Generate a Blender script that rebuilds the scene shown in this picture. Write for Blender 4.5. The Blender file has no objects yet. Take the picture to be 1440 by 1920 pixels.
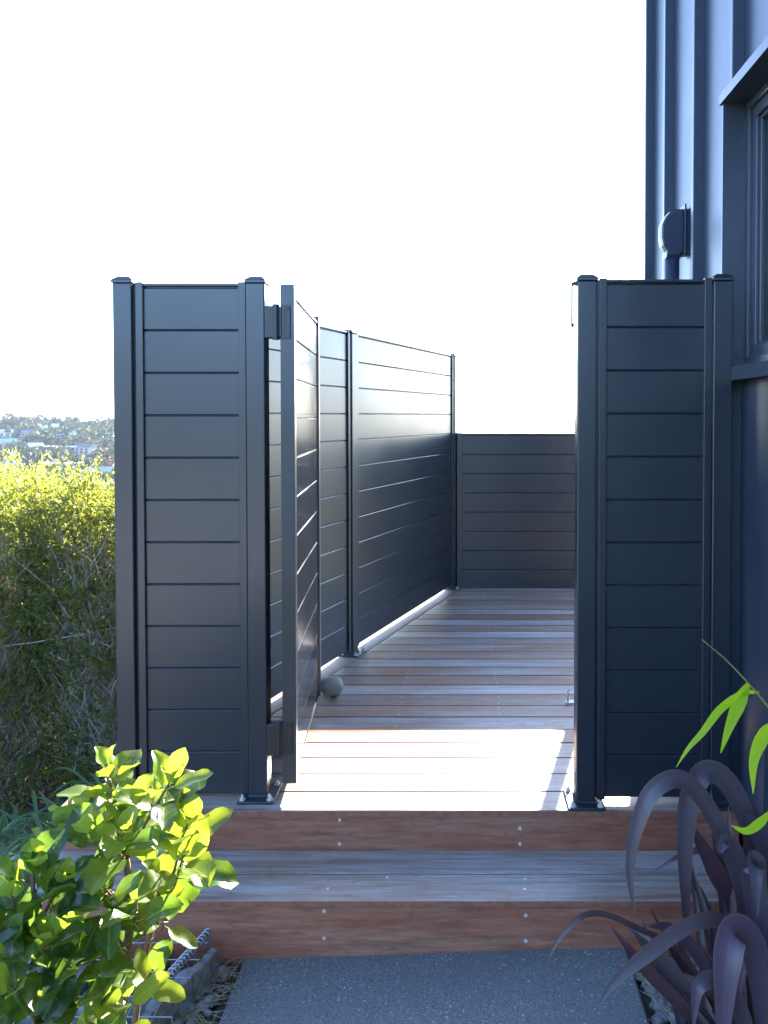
import bpy, bmesh, math, random
import numpy as np
from mathutils import Vector, Matrix, noise
R = math.radians
rnd = random.Random(7)
sc = bpy.context.scene
col = sc.collection

# ------------------------------------------------------------------ camera
F = 1442.0; CX = 863.0; HY = 780.0; PITCH = R(1.3); CAMZ = 1.741
CY = HY + F * math.tan(PITCH)
cam_d = bpy.data.cameras.new('camera'); cam = bpy.data.objects.new('camera', cam_d); col.objects.link(cam)
cam.location = (0, 0, CAMZ); cam.rotation_euler = (math.pi / 2 - PITCH, 0, 0)
cam_d.sensor_fit = 'VERTICAL'; cam_d.sensor_height = 36; cam_d.sensor_width = 27
cam_d.lens = F / 1920 * 36
cam_d.shift_x = -(CX - 720) / 1920; cam_d.shift_y = (CY - 960) / 1920
cam_d.clip_start = 0.05; cam_d.clip_end = 30000
sc.camera = cam
sc.render.resolution_x = 768; sc.render.resolution_y = 1024

# ------------------------------------------------------------------ sky, sun, exposure
SUN = Vector((0.27, 1.0, 0.445)).normalized()           # towards the sun
ELEV = math.asin(SUN.z); AZ = math.atan2(SUN.x, SUN.y)
w = bpy.data.worlds.new('World'); sc.world = w; w.use_nodes = True
nt = w.node_tree; bg = nt.nodes['Background']
sky = nt.nodes.new('ShaderNodeTexSky'); sky.sky_type = 'NISHITA'; sky.sun_disc = False
sky.sun_elevation = ELEV; sky.sun_rotation = AZ
sky.air_density = 0.8; sky.dust_density = 0.6; sky.ozone_density = 3.4; sky.altitude = 300
nt.links.new(sky.outputs[0], bg.inputs[0]); bg.inputs[1].default_value = 0.095
sl = bpy.data.lights.new('sun', 'SUN'); so = bpy.data.objects.new('sun', sl); col.objects.link(so)
sl.energy = 3.2; sl.angle = R(0.53); sl.color = (1, 0.91, 0.77)
so.rotation_euler = SUN.to_track_quat('Z', 'Y').to_euler(); so.location = (3, 12, 8)
sc.view_settings.view_transform = 'Standard'; sc.view_settings.look = 'None'
sc.view_settings.exposure = 3.6; sc.view_settings.gamma = 1.0
sc.render.engine = 'CYCLES'
sc.cycles.use_denoising = True
sc.cycles.max_bounces = 8; sc.cycles.transparent_max_bounces = 12; sc.cycles.volume_bounces = 1
sc.cycles.sample_clamp_indirect = 3.0; sc.cycles.caustics_reflective = False; sc.cycles.caustics_refractive = False; sc.cycles.blur_glossy = 1.0

# ------------------------------------------------------------------ helpers
def P(px, py, d):
    """world point seen at photo pixel (px,py) at depth y=d"""
    a = (px - CX) / F; b = -(py - CY) / F
    c, s = math.cos(PITCH), math.sin(PITCH)
    v = Vector((a, c + b * s, -s + b * c))
    v *= d / v.y
    return Vector((v.x, v.y, v.z + CAMZ))

class MB:
    def __init__(s): s.v = []; s.f = []
    def add(s, vs, fs):
        o = len(s.v); s.v += [tuple(p) for p in vs]; s.f += [tuple(i + o for i in q) for q in fs]; return s
    def box(s, x0, x1, y0, y1, z0, z1, c=0.0):
        if c <= 0:
            vs = [(x, y, z) for z in (z0, z1) for y in (y0, y1) for x in (x0, x1)]
            return s.add(vs, [(0, 2, 3, 1), (4, 5, 7, 6), (0, 1, 5, 4), (2, 6, 7, 3), (0, 4, 6, 2), (1, 3, 7, 5)])
        bm = bmesh.new(); bmesh.ops.create_cube(bm, size=1)
        for q in bm.verts:
            q.co = ((x0 + x1) / 2 + q.co.x * (x1 - x0), (y0 + y1) / 2 + q.co.y * (y1 - y0), (z0 + z1) / 2 + q.co.z * (z1 - z0))
        bmesh.ops.bevel(bm, geom=list(bm.edges), offset=c, segments=2, affect='EDGES', profile=0.5)
        bm.verts.index_update()
        vs = [q.co[:] for q in bm.verts]; fs = [tuple(q.index for q in f.verts) for f in bm.faces]; bm.free()
        return s.add(vs, fs)
    def tube(s, pts, rad, n=6, cap=True):
        pts = [Vector(p) for p in pts]
        if not hasattr(rad, '__len__'): rad = [rad] * len(pts)
        o = len(s.v); prev = None
        for i, p in enumerate(pts):
            t = (pts[min(i + 1, len(pts) - 1)] - pts[max(i - 1, 0)])
            t = t.normalized() if t.length > 1e-9 else Vector((0, 0, 1))
            if prev is None:
                a = t.cross(Vector((0.31, 0.2, 0.93)));
                if a.length < 0.05: a = t.cross(Vector((1, 0, 0)))
            else: a = prev - t * prev.dot(t)
            a.normalize(); prev = a; b = t.cross(a)
            for k in range(n):
                q = 2 * math.pi * k / n
                s.v.append(tuple(p + (a * math.cos(q) + b * math.sin(q)) * rad[i]))
        for i in range(len(pts) - 1):
            for k in range(n):
                s.f.append((o + i * n + k, o + i * n + (k + 1) % n, o + (i + 1) * n + (k + 1) % n, o + (i + 1) * n + k))
        if cap:
            s.f.append(tuple(o + k for k in range(n))[::-1]); e = o + (len(pts) - 1) * n
            s.f.append(tuple(e + k for k in range(n)))
        return s
    def prism(s, poly, axis, a0, a1):
        """extrude a 2-D polygon along axis ('x': poly=(y,z); 'y': poly=(x,z); 'z': poly=(x,y))"""
        n = len(poly)
        mk = {'x': lambda p, a: (a, p[0], p[1]), 'y': lambda p, a: (p[0], a, p[1]), 'z': lambda p, a: (p[0], p[1], a)}[axis]
        vs = [mk(p, a0) for p in poly] + [mk(p, a1) for p in poly]
        fs = [(i, (i + 1) % n, n + (i + 1) % n, n + i) for i in range(n)] + [tuple(range(n))[::-1], tuple(range(n, 2 * n))]
        return s.add(vs, fs)
    def mesh(s, name, mat, smooth=False):
        m = bpy.data.meshes.new(name); m.from_pydata(s.v, [], s.f); m.update()
        bm = bmesh.new(); bm.from_mesh(m)
        if len(s.f) < 20000: bmesh.ops.recalc_face_normals(bm, faces=bm.faces)
        bm.to_mesh(m); bm.free()
        if mat: m.materials.append(mat)
        if smooth: m.polygons.foreach_set('use_smooth', [True] * len(m.polygons))
        return m
    def build(s, name, mat, parent=None, loc=(0, 0, 0), smooth=False):
        return link(name, s.mesh(name, mat, smooth), parent, loc)

def link(name, data, parent=None, loc=(0, 0, 0), rot=None):
    o = bpy.data.objects.new(name, data); col.objects.link(o); o.location = loc
    if rot is not None: o.rotation_euler = rot
    if parent is not None: o.parent = parent
    return o
def tag(o, label=None, cat=None, group=None, kind=None):
    if label: o['label'] = label
    if cat: o['category'] = cat
    if group: o['group'] = group
    if kind: o['kind'] = kind
    return o
def thing(name, label, cat, loc=(0, 0, 0), rz=0.0, group=None):
    return tag(link(name, None, None, loc, (0, 0, rz)), label, cat, group)
def copy_tree(o, parent=None):
    c = o.copy(); col.objects.link(c); c.parent = parent
    for ch in list(o.children): copy_tree(ch, c)
    return c
def smoothstep(a, b, x):
    t = max(0.0, min(1.0, (x - a) / (b - a))); return t * t * (3 - 2 * t)

# ------------------------------------------------------------------ materials
class Mat:
    def __init__(s, name):
        s.m = bpy.data.materials.new(name); s.m.use_nodes = True; s.t = s.m.node_tree
        s.b = s.t.nodes['Principled BSDF']; s.out = s.t.nodes['Material Output']
    def n(s, kind, **kw):
        q = s.t.nodes.new('ShaderNode' + kind)
        for k, v in kw.items():
            if k in q.inputs: q.inputs[k].default_value = v
            else: setattr(q, k, v)
        return q
    def l(s, a, b): s.t.links.new(a, b)
    def coords(s, scale=(1, 1, 1), rand=False, kind='Object'):
        tc = s.n('TexCoord'); mp = s.n('Mapping'); mp.inputs['Scale'].default_value = scale
        s.l(tc.outputs[kind], mp.inputs['Vector'])
        if rand:
            oi = s.n('ObjectInfo'); mu = s.n('Math', operation='MULTIPLY'); mu.inputs[1].default_value = 57.0
            cb = s.n('CombineXYZ'); s.l(oi.outputs['Random'], mu.inputs[0])
            for i in range(3): s.l(mu.outputs[0], cb.inputs[i])
            s.l(cb.outputs[0], mp.inputs['Location'])
        return mp.outputs[0]
    def noise(s, vec, scale, detail=4, rough=0.6):
        q = s.n('TexNoise'); q.inputs['Scale'].default_value = scale; q.inputs['Detail'].default_value = detail; q.inputs['Roughness'].default_value = rough
        s.l(vec, q.inputs['Vector']); return q.outputs['Fac']
    def ramp(s, fac, stops):
        q = s.n('ValToRGB'); e = q.color_ramp.elements
        while len(e) < len(stops): e.new(0.5)
        for i, (p, c) in enumerate(stops):
            e[i].position = p; e[i].color = (*c, 1) if len(c) == 3 else c
        s.l(fac, q.inputs[0]); return q.outputs[0]
    def rng(s, fac, a, b, lo=0.0, hi=1.0):
        q = s.n('MapRange'); q.inputs[1].default_value = lo; q.inputs[2].default_value = hi; q.inputs[3].default_value = a; q.inputs[4].default_value = b
        s.l(fac, q.inputs[0]); return q.outputs[0]
    def mix(s, fac, a, b, blend='MIX'):
        q = s.n('MixRGB', blend_type=blend)
        for i, x in ((0, fac), (1, a), (2, b)):
            if isinstance(x, (int, float)): q.inputs[i].default_value = x
            elif isinstance(x, tuple): q.inputs[i].default_value = (*x, 1) if len(x) == 3 else x
            else: s.l(x, q.inputs[i])
        return q.outputs[0]
    def bump(s, h, strength, dist=0.002):
        q = s.n('Bump'); q.inputs['Strength'].default_value = strength; q.inputs['Distance'].default_value = dist
        s.l(h, q.inputs['Height']); s.l(q.outputs[0], s.b.inputs['Normal'])
    def set(s, **kw):
        for k, v in kw.items():
            k = k.replace('_', ' ').title() if k not in ('IOR',) else k
            i = s.b.inputs[k]
            if hasattr(v, 'is_linked'): s.l(v, i)
            elif isinstance(v, tuple): i.default_value = (*v, 1)
            else: i.default_value = v

def metal_mat(name, base, rough, smudge=0.03, ior=1.62):
    m = Mat(name); s2 = m.noise(m.coords((1, 1, 1), True), 3.0, 2, 0.5)
    m.set(base_color=base, roughness=m.rng(s2, rough - smudge, rough + smudge, 0.25, 0.75), IOR=ior)
    return m.m
M = {}
M['black'] = metal_mat('black_powder_coat', (0.018, 0.023, 0.031), 0.30)
M['gate'] = metal_mat('gate_powder_coat', (0.014, 0.018, 0.026), 0.13, smudge=0.05)
M['hinge'] = metal_mat('hinge_polymer', (0.010, 0.011, 0.013), 0.42)
M['clad'] = metal_mat('steel_cladding', (0.030, 0.042, 0.066), 0.34, ior=1.45)
M['frame'] = metal_mat('window_frame_grey', (0.040, 0.050, 0.068), 0.30)
M['steel'] = Mat('zinc_steel'); M['steel'].set(base_color=(0.60, 0.58, 0.54), metallic=0.25, roughness=0.35); M['steel'] = M['steel'].m
M['wire'] = Mat('galvanised_wire'); M['wire'].set(base_color=(0.30, 0.32, 0.35), metallic=0.8, roughness=0.42); M['wire'] = M['wire'].m
M['pane'] = Mat('dark_glass'); M['pane'].set(base_color=(0.012, 0.014, 0.018), roughness=0.04, IOR=1.5); M['pane'] = M['pane'].m

def wood_mat(name, grey, brown, dark, fleck=2.0, fig=0.6):
    m = Mat(name); oi = m.n('ObjectInfo'); sp = m.n('SeparateColor'); m.l(oi.outputs['Color'], sp.inputs[0])
    g = m.noise(m.coords((fleck, 55, 55), True), 1.0, 6, 0.7)
    g2 = m.noise(m.coords((9.0, 240, 240), True), 1.0, 3, 0.7)
    blot = m.noise(m.coords((1.6, 9, 9), True), 1.0, 5, 0.65)
    st = m.noise(m.coords((14, 30, 30), True), 1.0, 4, 0.7)
    wgt = m.n('Math', operation='ADD'); m.l(sp.outputs[0], wgt.inputs[0]); m.l(m.rng(blot, -fig, fig, 0.28, 0.72), wgt.inputs[1]); wgt.use_clamp = True
    c = m.mix(wgt.outputs[0], brown, grey)
    c = m.mix(m.rng(g, 0.85, 0.0, 0.30, 0.60), c, dark)
    c = m.mix(m.rng(g2, 0.45, 0.0, 0.3, 0.6), c, dark)
    c = m.mix(m.rng(st, 0.5, 0.0, 0.30, 0.42), c, dark)
    val = m.n('CombineColor')
    for i in range(3): m.l(sp.outputs[1], val.inputs[i])
    c = m.mix(1.0, c, val.outputs[0], 'MULTIPLY')
    ro = m.n('Math', operation='ADD'); m.l(m.rng(g, -0.10, 0.10, 0.3, 0.7), ro.inputs[0]); m.l(sp.outputs[2], ro.inputs[1])
    m.set(base_color=c, roughness=ro.outputs[0], IOR=1.45)
    h = m.n('Math', operation='ADD'); m.l(g, h.inputs[0]); m.l(g2, h.inputs[1])
    m.bump(h.outputs[0], 0.35, 0.0015)
    return m.m
M['deck'] = wood_mat('weathered_decking', (0.47, 0.43, 0.405), (0.37, 0.20, 0.12), (0.17, 0.105, 0.07))
M['riser'] = wood_mat('oiled_hardwood', (0.37, 0.21, 0.145), (0.32, 0.12, 0.068), (0.15, 0.058, 0.036), 6.0, 0.8)
M['oldwood'] = wood_mat('grey_old_timber', (0.36, 0.34, 0.31), (0.26, 0.235, 0.20), (0.09, 0.08, 0.07))

m = Mat('exposed_aggregate_concrete'); v = m.coords()
vo = m.n('TexVoronoi'); vo.inputs['Scale'].default_value = 105; m.l(v, vo.inputs['Vector'])
n1 = m.noise(v, 260, 3); n2 = m.noise(v, 4, 5); n3 = m.noise(v, 60, 4)
c = m.ramp(vo.outputs['Color'], [(0.0, (0.05, 0.055, 0.06)), (0.55, (0.11, 0.115, 0.12)), (0.85, (0.19, 0.19, 0.185)), (1.0, (0.42, 0.41, 0.39))])
sepc = m.n('SeparateColor'); m.l(vo.outputs['Color'], sepc.inputs[0])
c = m.ramp(sepc.outputs[0], [(0.0, (0.07, 0.075, 0.08)), (0.5, (0.15, 0.155, 0.155)), (0.85, (0.25, 0.25, 0.245)), (0.96, (0.50, 0.49, 0.47))])
sp1 = m.noise(v, 170, 2, 0.8)
cement = m.mix(m.rng(sp1, 0, 1, 0.36, 0.64), (0.085, 0.092, 0.096), (0.225, 0.225, 0.22))
c = m.mix(m.rng(vo.outputs['Distance'], 0.15, 1, 0.2, 0.45), c, cement)
c = m.mix(m.rng(n2, 0.0, 0.45, 0.35, 0.7), c, (0.14, 0.136, 0.125))
m.set(base_color=c, roughness=0.8)
hh = m.n('Math', operation='ADD'); m.l(m.rng(vo.outputs['Distance'], 1, 0, 0, 0.5), hh.inputs[0]); m.l(n3, hh.inputs[1]); m.bump(hh.outputs[0], 0.3, 0.002)
M['concrete'] = m.m

def leaf_mat(name, front, back, trans, rough=0.35, tw=0.45, vary=0.25, spec=0.5, rib=False):
    m = Mat(name); oi = m.n('ObjectInfo'); geo = m.n('NewGeometry')
    rn = m.noise(m.coords((1, 1, 1), True), 7.0, 3)
    base = m.mix(geo.outputs['Backfacing'], front, back)
    if rib:
        sx_ = m.n('SeparateXYZ'); m.l(m.coords(), sx_.inputs[0]); ab_ = m.n('Math', operation='ABSOLUTE'); m.l(sx_.outputs[0], ab_.inputs[0])
        wv_ = m.n('TexWave', bands_direction='DIAGONAL'); wv_.inputs['Scale'].default_value = 2.6; wv_.inputs['Distortion'].default_value = 1.5; cb_ = m.n('CombineXYZ'); m.l(ab_.outputs[0], cb_.inputs[0]); m.l(sx_.outputs[1], cb_.inputs[1]); m.l(cb_.outputs[0], wv_.inputs['Vector'])
        base = m.mix(m.rng(wv_.outputs['Fac'], 0.0, 0.22, 0.8, 1.0), base, (0.22, 0.28, 0.08))
        base = m.mix(m.rng(ab_.outputs[0], 0.75, 0.0, 0.008, 0.022), base, (0.26, 0.30, 0.09))
    hs = m.n('HueSaturation'); m.l(base, hs.inputs['Color'])
    m.l(m.rng(oi.outputs['Random'], 1 - vary, 1 + vary), hs.inputs['Value']); m.l(m.rng(rn, 0.48, 0.52, 0.3, 0.7), hs.inputs['Hue'])
    m.set(base_color=hs.outputs[0], roughness=rough)
    m.b.inputs['Specular IOR Level'].default_value = spec
    tr = m.n('BsdfTranslucent'); ht = m.n('HueSaturation'); ht.inputs['Color'].default_value = (*trans, 1)
    m.l(m.rng(oi.outputs['Random'], 1 - vary, 1 + vary), ht.inputs['Value']); m.l(ht.outputs[0], tr.inputs[0])
    mx = m.n('MixShader'); mx.inputs[0].default_value = tw
    m.l(m.b.outputs[0], mx.inputs[1]); m.l(tr.outputs[0], mx.inputs[2]); m.l(mx.outputs[0], m.out.inputs[0])
    return m.m
M['leaf_a'] = leaf_mat('glossy_broad_leaf', (0.026, 0.068, 0.022), (0.10, 0.15, 0.05), (0.25, 0.42, 0.03), 0.27, 0.36, rib=True)
M['leaf_b'] = leaf_mat('young_broad_leaf', (0.09, 0.15, 0.03), (0.14, 0.19, 0.06), (0.44, 0.56, 0.04), 0.33, 0.47, rib=True)
M['hedge_leaf'] = leaf_mat('small_hedge_leaf', (0.11, 0.15, 0.045), (0.14, 0.18, 0.055), (0.36, 0.385, 0.05), 0.42, 0.52)
M['bamboo'] = leaf_mat('bamboo_leaf', (0.30, 0.50, 0.03), (0.30, 0.50, 0.03), (0.60, 0.90, 0.02), 0.45, 0.55)
M['agap'] = leaf_mat('strap_leaf', (0.06, 0.12, 0.035), (0.08, 0.14, 0.045), (0.20, 0.34, 0.05), 0.36, 0.3)
def simple(name, c1, c2, scale, rough=0.8, bump=0.0, bd=0.003, rand=True, tint=False):
    m = Mat(name); f = m.noise(m.coords((1, 1, 1), rand), scale, 5, 0.65)
    c = m.mix(m.rng(f, 0, 1, 0.3, 0.7), c1, c2)
    if tint:
        oi = m.n('ObjectInfo'); c = m.mix(1.0, c, oi.outputs['Color'], 'MULTIPLY')
    m.set(base_color=c, roughness=rough)
    if bump: m.bump(f, bump, bd)
    return m.m
M['bark'] = simple('shrub_bark', (0.10, 0.065, 0.035), (0.20, 0.14, 0.07), 60, 0.8, 0.4)
M['petiole'] = simple('green_twig', (0.22, 0.24, 0.05), (0.30, 0.28, 0.06), 40, 0.5)
M['twig'] = simple('dry_twig', (0.24, 0.20, 0.16), (0.40, 0.34, 0.28), 30, 0.9)
M['soil'] = simple('garden_soil', (0.035, 0.028, 0.02), (0.085, 0.068, 0.05), 14, 0.95, 0.8, 0.02)
M['rock'] = simple('river_stone', (0.20, 0.205, 0.20), (0.34, 0.335, 0.32), 26, 0.75, 0.25, 0.003, True, True)
M['straw'] = simple('dry_straw', (0.26, 0.20, 0.11), (0.38, 0.31, 0.19), 20, 0.9)
M['cap'] = M['black']

m = Mat('purple_flax_blade'); tc = m.n('TexCoord'); sx = m.n('SeparateXYZ'); m.l(tc.outputs['UV'], sx.inputs[0])
st = m.noise(m.coords((70, 1.2, 1), True, 'UV'), 1.0, 3); bl = m.noise(m.coords((1, 1, 1), True), 9, 4)
c = m.mix(m.rng(st, 0, 1, 0.35, 0.65), (0.066, 0.060, 0.076), (0.118, 0.098, 0.116))
c = m.mix(m.rng(bl, 0, 0.8, 0.55, 0.75), c, (0.085, 0.075, 0.06))
ab = m.n('Math', operation='SUBTRACT'); m.l(sx.outputs[0], ab.inputs[0]); ab.inputs[1].default_value = 0.5
ab2 = m.n('Math', operation='ABSOLUTE'); m.l(ab.outputs[0], ab2.inputs[0])
c = m.mix(m.rng(ab2.outputs[0], 0, 0.8, 0.44, 0.5), c, (0.22, 0.10, 0.07))
c = m.mix(m.rng(ab2.outputs[0], 0.6, 0.0, 0.0, 0.05), c, (0.16, 0.09, 0.10))
oi = m.n('ObjectInfo'); c = m.mix(1.0, c, oi.outputs['Color'], 'MULTIPLY')
m.set(base_color=c, roughness=0.33); m.bump(st, 0.3, 0.001)
tr = m.n('BsdfTranslucent'); tr.inputs[0].default_value = (0.16, 0.06, 0.05, 1); mx = m.n('MixShader'); mx.inputs[0].default_value = 0.15
m.l(m.b.outputs[0], mx.inputs[1]); m.l(tr.outputs[0], mx.inputs[2]); m.l(mx.outputs[0], m.out.inputs[0])
M['flax'] = m.m

m = Mat('terrain_cover'); v = m.coords(); a = m.noise(v, 0.02, 6); b = m.noise(v, 0.9, 5)
c = m.ramp(a, [(0.3, (0.030, 0.045, 0.018)), (0.5, (0.065, 0.080, 0.030)), (0.7, (0.11, 0.105, 0.05))])
near = m.mix(b, (0.045, 0.035, 0.024), (0.10, 0.08, 0.055))
tc = m.n('TexCoord'); ln = m.n('VectorMath', operation='LENGTH'); m.l(tc.outputs['Object'], ln.inputs[0])
m.set(base_color=m.mix(m.rng(ln.outputs['Value'], 0, 1, 9, 30), near, c), roughness=0.95); m.bump(b, 0.6, 0.05)
M['terrain'] = m.m

# ------------------------------------------------------------------ levels
DECK = CAMZ - 1.405          # top of deck above the path (0.331)
TREAD = DECK - 0.149
FD = 2.823                   # depth of the front fence line
FAR = Vector((-0.065, 6.245)); MID = Vector((-0.652, 4.52)); LP = Vector((-1.2235, FD))

# ------------------------------------------------------------------ ground: one sheet to the horizon
PROF = [(0, -0.05), (9, -1.3), (25, -5), (60, -17), (150, -38), (260, -41), (330, -37), (450, -31), (550, -25.5), (650, -18.5), (750, -12.5),
        (800, -13), (950, -45), (1400, -52), (1900, -44), (2500, -34), (3000, -38), (4200, -52), (6500, -50), (12000, -60), (20000, -80)]
PR = np.array([p[0] for p in PROF]); PZ = np.array([p[1] for p in PROF])
def ground_z(x, y):
    r = math.hypot(x, y)
    if r < 9:
        s = smoothstep(-1.3, -2.6, -x * -1) if False else smoothstep(1.25, 2.6, -x)
        z = -0.045 - 0.52 * s * smoothstep(1.5, 4.2, y) - 0.10 * s
        t = smoothstep(5.5, 9, r)
        return z * (1 - t) + t * (-1.25 + 1.0 * smoothstep(1, -4, y))
    z = float(np.interp(r * 0.885 if y > 0 else r * 0.7, PR, PZ))
    if y < 0:
        k = smoothstep(2, 14, -y); z = z * (1 - k) + k * (-0.3 + 0.13 * max(0.0, min(r, 90) - 13))
    a = min(1.0, r / 250)
    z += a * 5.0 * noise.noise((x / 140, y / 140, 2.3)) + a * 2.2 * noise.noise((x / 45, y / 45, 7.7))
    if r > 1500 and y > 0: z += 16 * noise.noise((x / 900, y / 900, 4.1)) + 8 * noise.noise((x / 350, y / 350, 1.1))
    return z
rs = [0.0] + list(np.arange(0.4, 9, 0.35)) + list(np.geomspace(9.4, 300, 46)) + list(np.geomspace(312, 1500, 60)) + list(np.geomspace(1580, 22000, 40))
NA = 240
mb = MB(); vs = [(0, 0, ground_z(0, 0))]; fs = []
for r in rs[1:]:
    for k in range(NA):
        a = 2 * math.pi * k / NA; x, y = r * math.sin(a), r * math.cos(a); vs.append((x, y, ground_z(x, y)))
for k in range(NA): fs.append((0, 1 + (k + 1) % NA, 1 + k))
for i in range(len(rs) - 2):
    o = 1 + i * NA
    for k in range(NA): fs.append((o + k, o + (k + 1) % NA, o + NA + (k + 1) % NA, o + NA + k))
mb.add(vs, fs); g = mb.build('ground', M['terrain'], smooth=True); tag(g, kind='structure')

# concrete path with a slight cross fall
mb = MB(); n = 12; xs = [-0.70, 0.535]; ys = [-6.0, 2.444]
pa = [(-0.70, -1.19, -0.012), (0.535, -1.19, 0.028), (0.535, 2.46, 0.028), (-0.70, 2.46, -0.012)]
mb.add(pa + [(x, y, z - 0.14) for x, y, z in pa], [(0, 1, 2, 3), (7, 6, 5, 4), (0, 4, 5, 1), (1, 5, 6, 2), (2, 6, 7, 3), (3, 7, 4, 0)])
o = mb.build('concrete_path', M['concrete']); tag(o, kind='structure')
bv = o.modifiers.new('edge', 'BEVEL'); bv.width = 0.008; bv.segments = 2

M['nosing'] = simple('nosing_hardwood', (0.17, 0.07, 0.045), (0.29, 0.13, 0.085), 40, 0.6)
# concrete yard unseen behind the camera, added to bounce sunlight onto fence and steps
M['bounce_yard'] = simple('pale_bounce_concrete', (0.36, 0.34, 0.31), (0.46, 0.44, 0.40), 3.0)
o = MB().box(-7.0, 0.98, -13, -1.2, -0.2, -0.016, 0.01).build('bounce_slab', M['bounce_yard']); tag(o, kind='structure')
# ------------------------------------------------------------------ deck
fdir = Vector((FAR.x - LP.x, FAR.y - LP.y)).normalized(); fnor = Vector((fdir.y, -fdir.x))   # towards the deck
def fence_x(y, off): # x of a line parallel to the long fence, off metres towards the deck
    p = LP + fnor * off
    return p.x + (y - p.y) * fdir.x / fdir.y
deck = thing('timber_deck', 'hardwood deck of weathered boards behind the open gate', 'deck', (0, 0, DECK))
WX = 1.02
y = 2.708; k = 0
DSCR = MB().tube([(0, 0, 0), (0, 0, 0.0012)], [0.0046, 0.0038], 8).mesh('screw_head', M['steel'])
tints = {0: (0.7, 1.15), 1: (0.75, 1.2), 2: (0.8, 1.2), 3: (0.7, 1.2), 4: (0.22, 1.15), 5: (1.0, 0.92), 6: (0.38, 0.95), 7: (0.5, 0.85), 8: (1.1, 1.12), 9: (0.28, 0.9), 10: (0.45, 0.9),
         11: (0.95, 1.0), 12: (0.22, 1.0), 13: (0.42, 1.0), 14: (0.55, 0.95), 15: (1.1, 1.15), 16: (0.35, 0.9), 17: (0.9, 1.0), 18: (0.2, 0.8), 19: (1.0, 1.1), 20: (0.6, 0.95), 21: (0.35, 1.0), 22: (0.8, 1.05), 23: (0.5, 1.1), 24: (0.75, 1.15), 25: (0.9, 1.2)}
while y < 6.30:
    y1 = y + 0.1385
    if k == 0: xa, xb = -1.44, -1.44
    else: xa, xb = fence_x(y, 0.074), fence_x(y1, 0.074)
    poly = [(xa, y), (WX, y), (WX, y1), (xb, y1)]
    cx_, cy_ = (xa + WX) / 2, (y + y1) / 2
    bm = bmesh.new()
    dz = rnd.uniform(-0.0008, 0.0008)
    vs = [bm.verts.new((px - cx_, py - cy_, zz)) for zz in (-0.022, 0) for px, py in poly]
    for q in [(3, 2, 1, 0), (4, 5, 6, 7), (0, 1, 5, 4), (1, 2, 6, 5), (2, 3, 7, 6), (3, 0, 4, 7)]: bm.faces.new([vs[i] for i in q])
    bmesh.ops.bevel(bm, geom=[e for e in bm.edges if abs(e.verts[0].co.z - e.verts[1].co.z) < 1e-6 and e.verts[0].co.z > -0.01], offset=0.003, segments=2, affect='EDGES')
    bm.normal_update()
    for f_ in bm.faces: f_.material_index = 1 if f_.normal.y < -0.8 else 0
    me = bpy.data.meshes.new('deck_board'); bm.to_mesh(me); bm.free(); me.materials.append(M['deck']); me.materials.append(M['nosing'])
    b = link('deck_board', me, deck, (cx_, cy_, dz))
    tw, tv = tints.get(k, (0.6, 1)); b.color = (tw - 0.1, tv, 0.46 - 0.06 * min(tw, 1), 1)
    for sx_ in (-0.29, 0.19):
        for sy_ in (-0.038, 0.038):
            if sx_ > max(xa, xb) + 0.1: link('screw_head', DSCR, b, (sx_ + rnd.uniform(-.004, .004) - cx_, sy_, -0.0002))
    y += 0.1425; k += 1
DECK_END = y
# border board that runs under the long fence
L = (FAR - LP).length
mb = MB().box(0.03, L + 0.03, -0.070, 0.070, -0.022, 0.001, 0.003)
b = mb.build('border_board', M['deck'], deck, (LP.x, LP.y, 0)); b.rotation_euler = (0, 0, math.atan2(fdir.y, fdir.x)); b.color = (0.35, 1.0, 0.6, 1)
# skirt / bearers that close the underside
mb = MB().prism([(-1.42, 2.78), (0.98, 2.78), (0.98, 6.2), (-0.13, 6.2), (-1.25, 2.9)], 'z', -1.2, -0.024)
b = mb.build('bearer', M['riser'], deck); b.color = (0, 0.5, 0.6, 1)

# ------------------------------------------------------------------ steps
steps = thing('timber_steps', 'two reddish hardwood steps up to the deck from the concrete path', 'steps', (0, 0, 0))
SX0, SX1 = -1.52, 1.0
def plank(name, x0, x1, y0, y1, z0, z1, mat, parent, colr, bev=0.003):
    c = ((x0 + x1) / 2, (y0 + y1) / 2, (z0 + z1) / 2)
    b = MB().box(x0 - c[0], x1 - c[0], y0 - c[1], y1 - c[1], z0 - c[2], z1 - c[2], bev).build(name, mat, parent, c); b.color = colr
    if name == 'tread_board':
        b.data.materials.append(M['nosing'])
        for p_ in b.data.polygons: p_.material_index = 1 if p_.normal.y < -0.8 else 0
    return b
r1 = plank('riser_board', -1.43, SX1, 2.722, 2.742, TREAD - 0.022, DECK - 0.0225, M['riser'], steps, (0.35, 1.0, 0.5, 1))
r2 = plank('riser_board', SX0, SX1, 2.444, 2.464, -0.04, TREAD - 0.0225, M['riser'], steps, (0.15, 1.1, 0.45, 1))
plank('tread_board', SX0, SX1, 2.430, 2.574, TREAD - 0.022, TREAD, M['deck'], steps, (0.66, 1.1, 0.5, 1))
plank('tread_board', SX0, SX1, 2.578, 2.721, TREAD - 0.022, TREAD - 0.001, M['deck'], steps, (0.75, 1.0, 0.5, 1))
plank('end_board', SX0 - 0.021, SX0 - 0.001, 2.444, 2.85, -0.4, TREAD - 0.0225, M['riser'], steps, (0.1, 1, 0.5, 1))
scr = MB().tube([(0, 0, 0), (0, -0.003, 0)], [0.0066, 0.0055], 10).mesh('screw_head', M['steel'])
scrt = MB().tube([(0, 0, 0), (0, 0, 0.0015)], [0.0062, 0.005], 10).mesh('screw_head', M['steel'])
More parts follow.
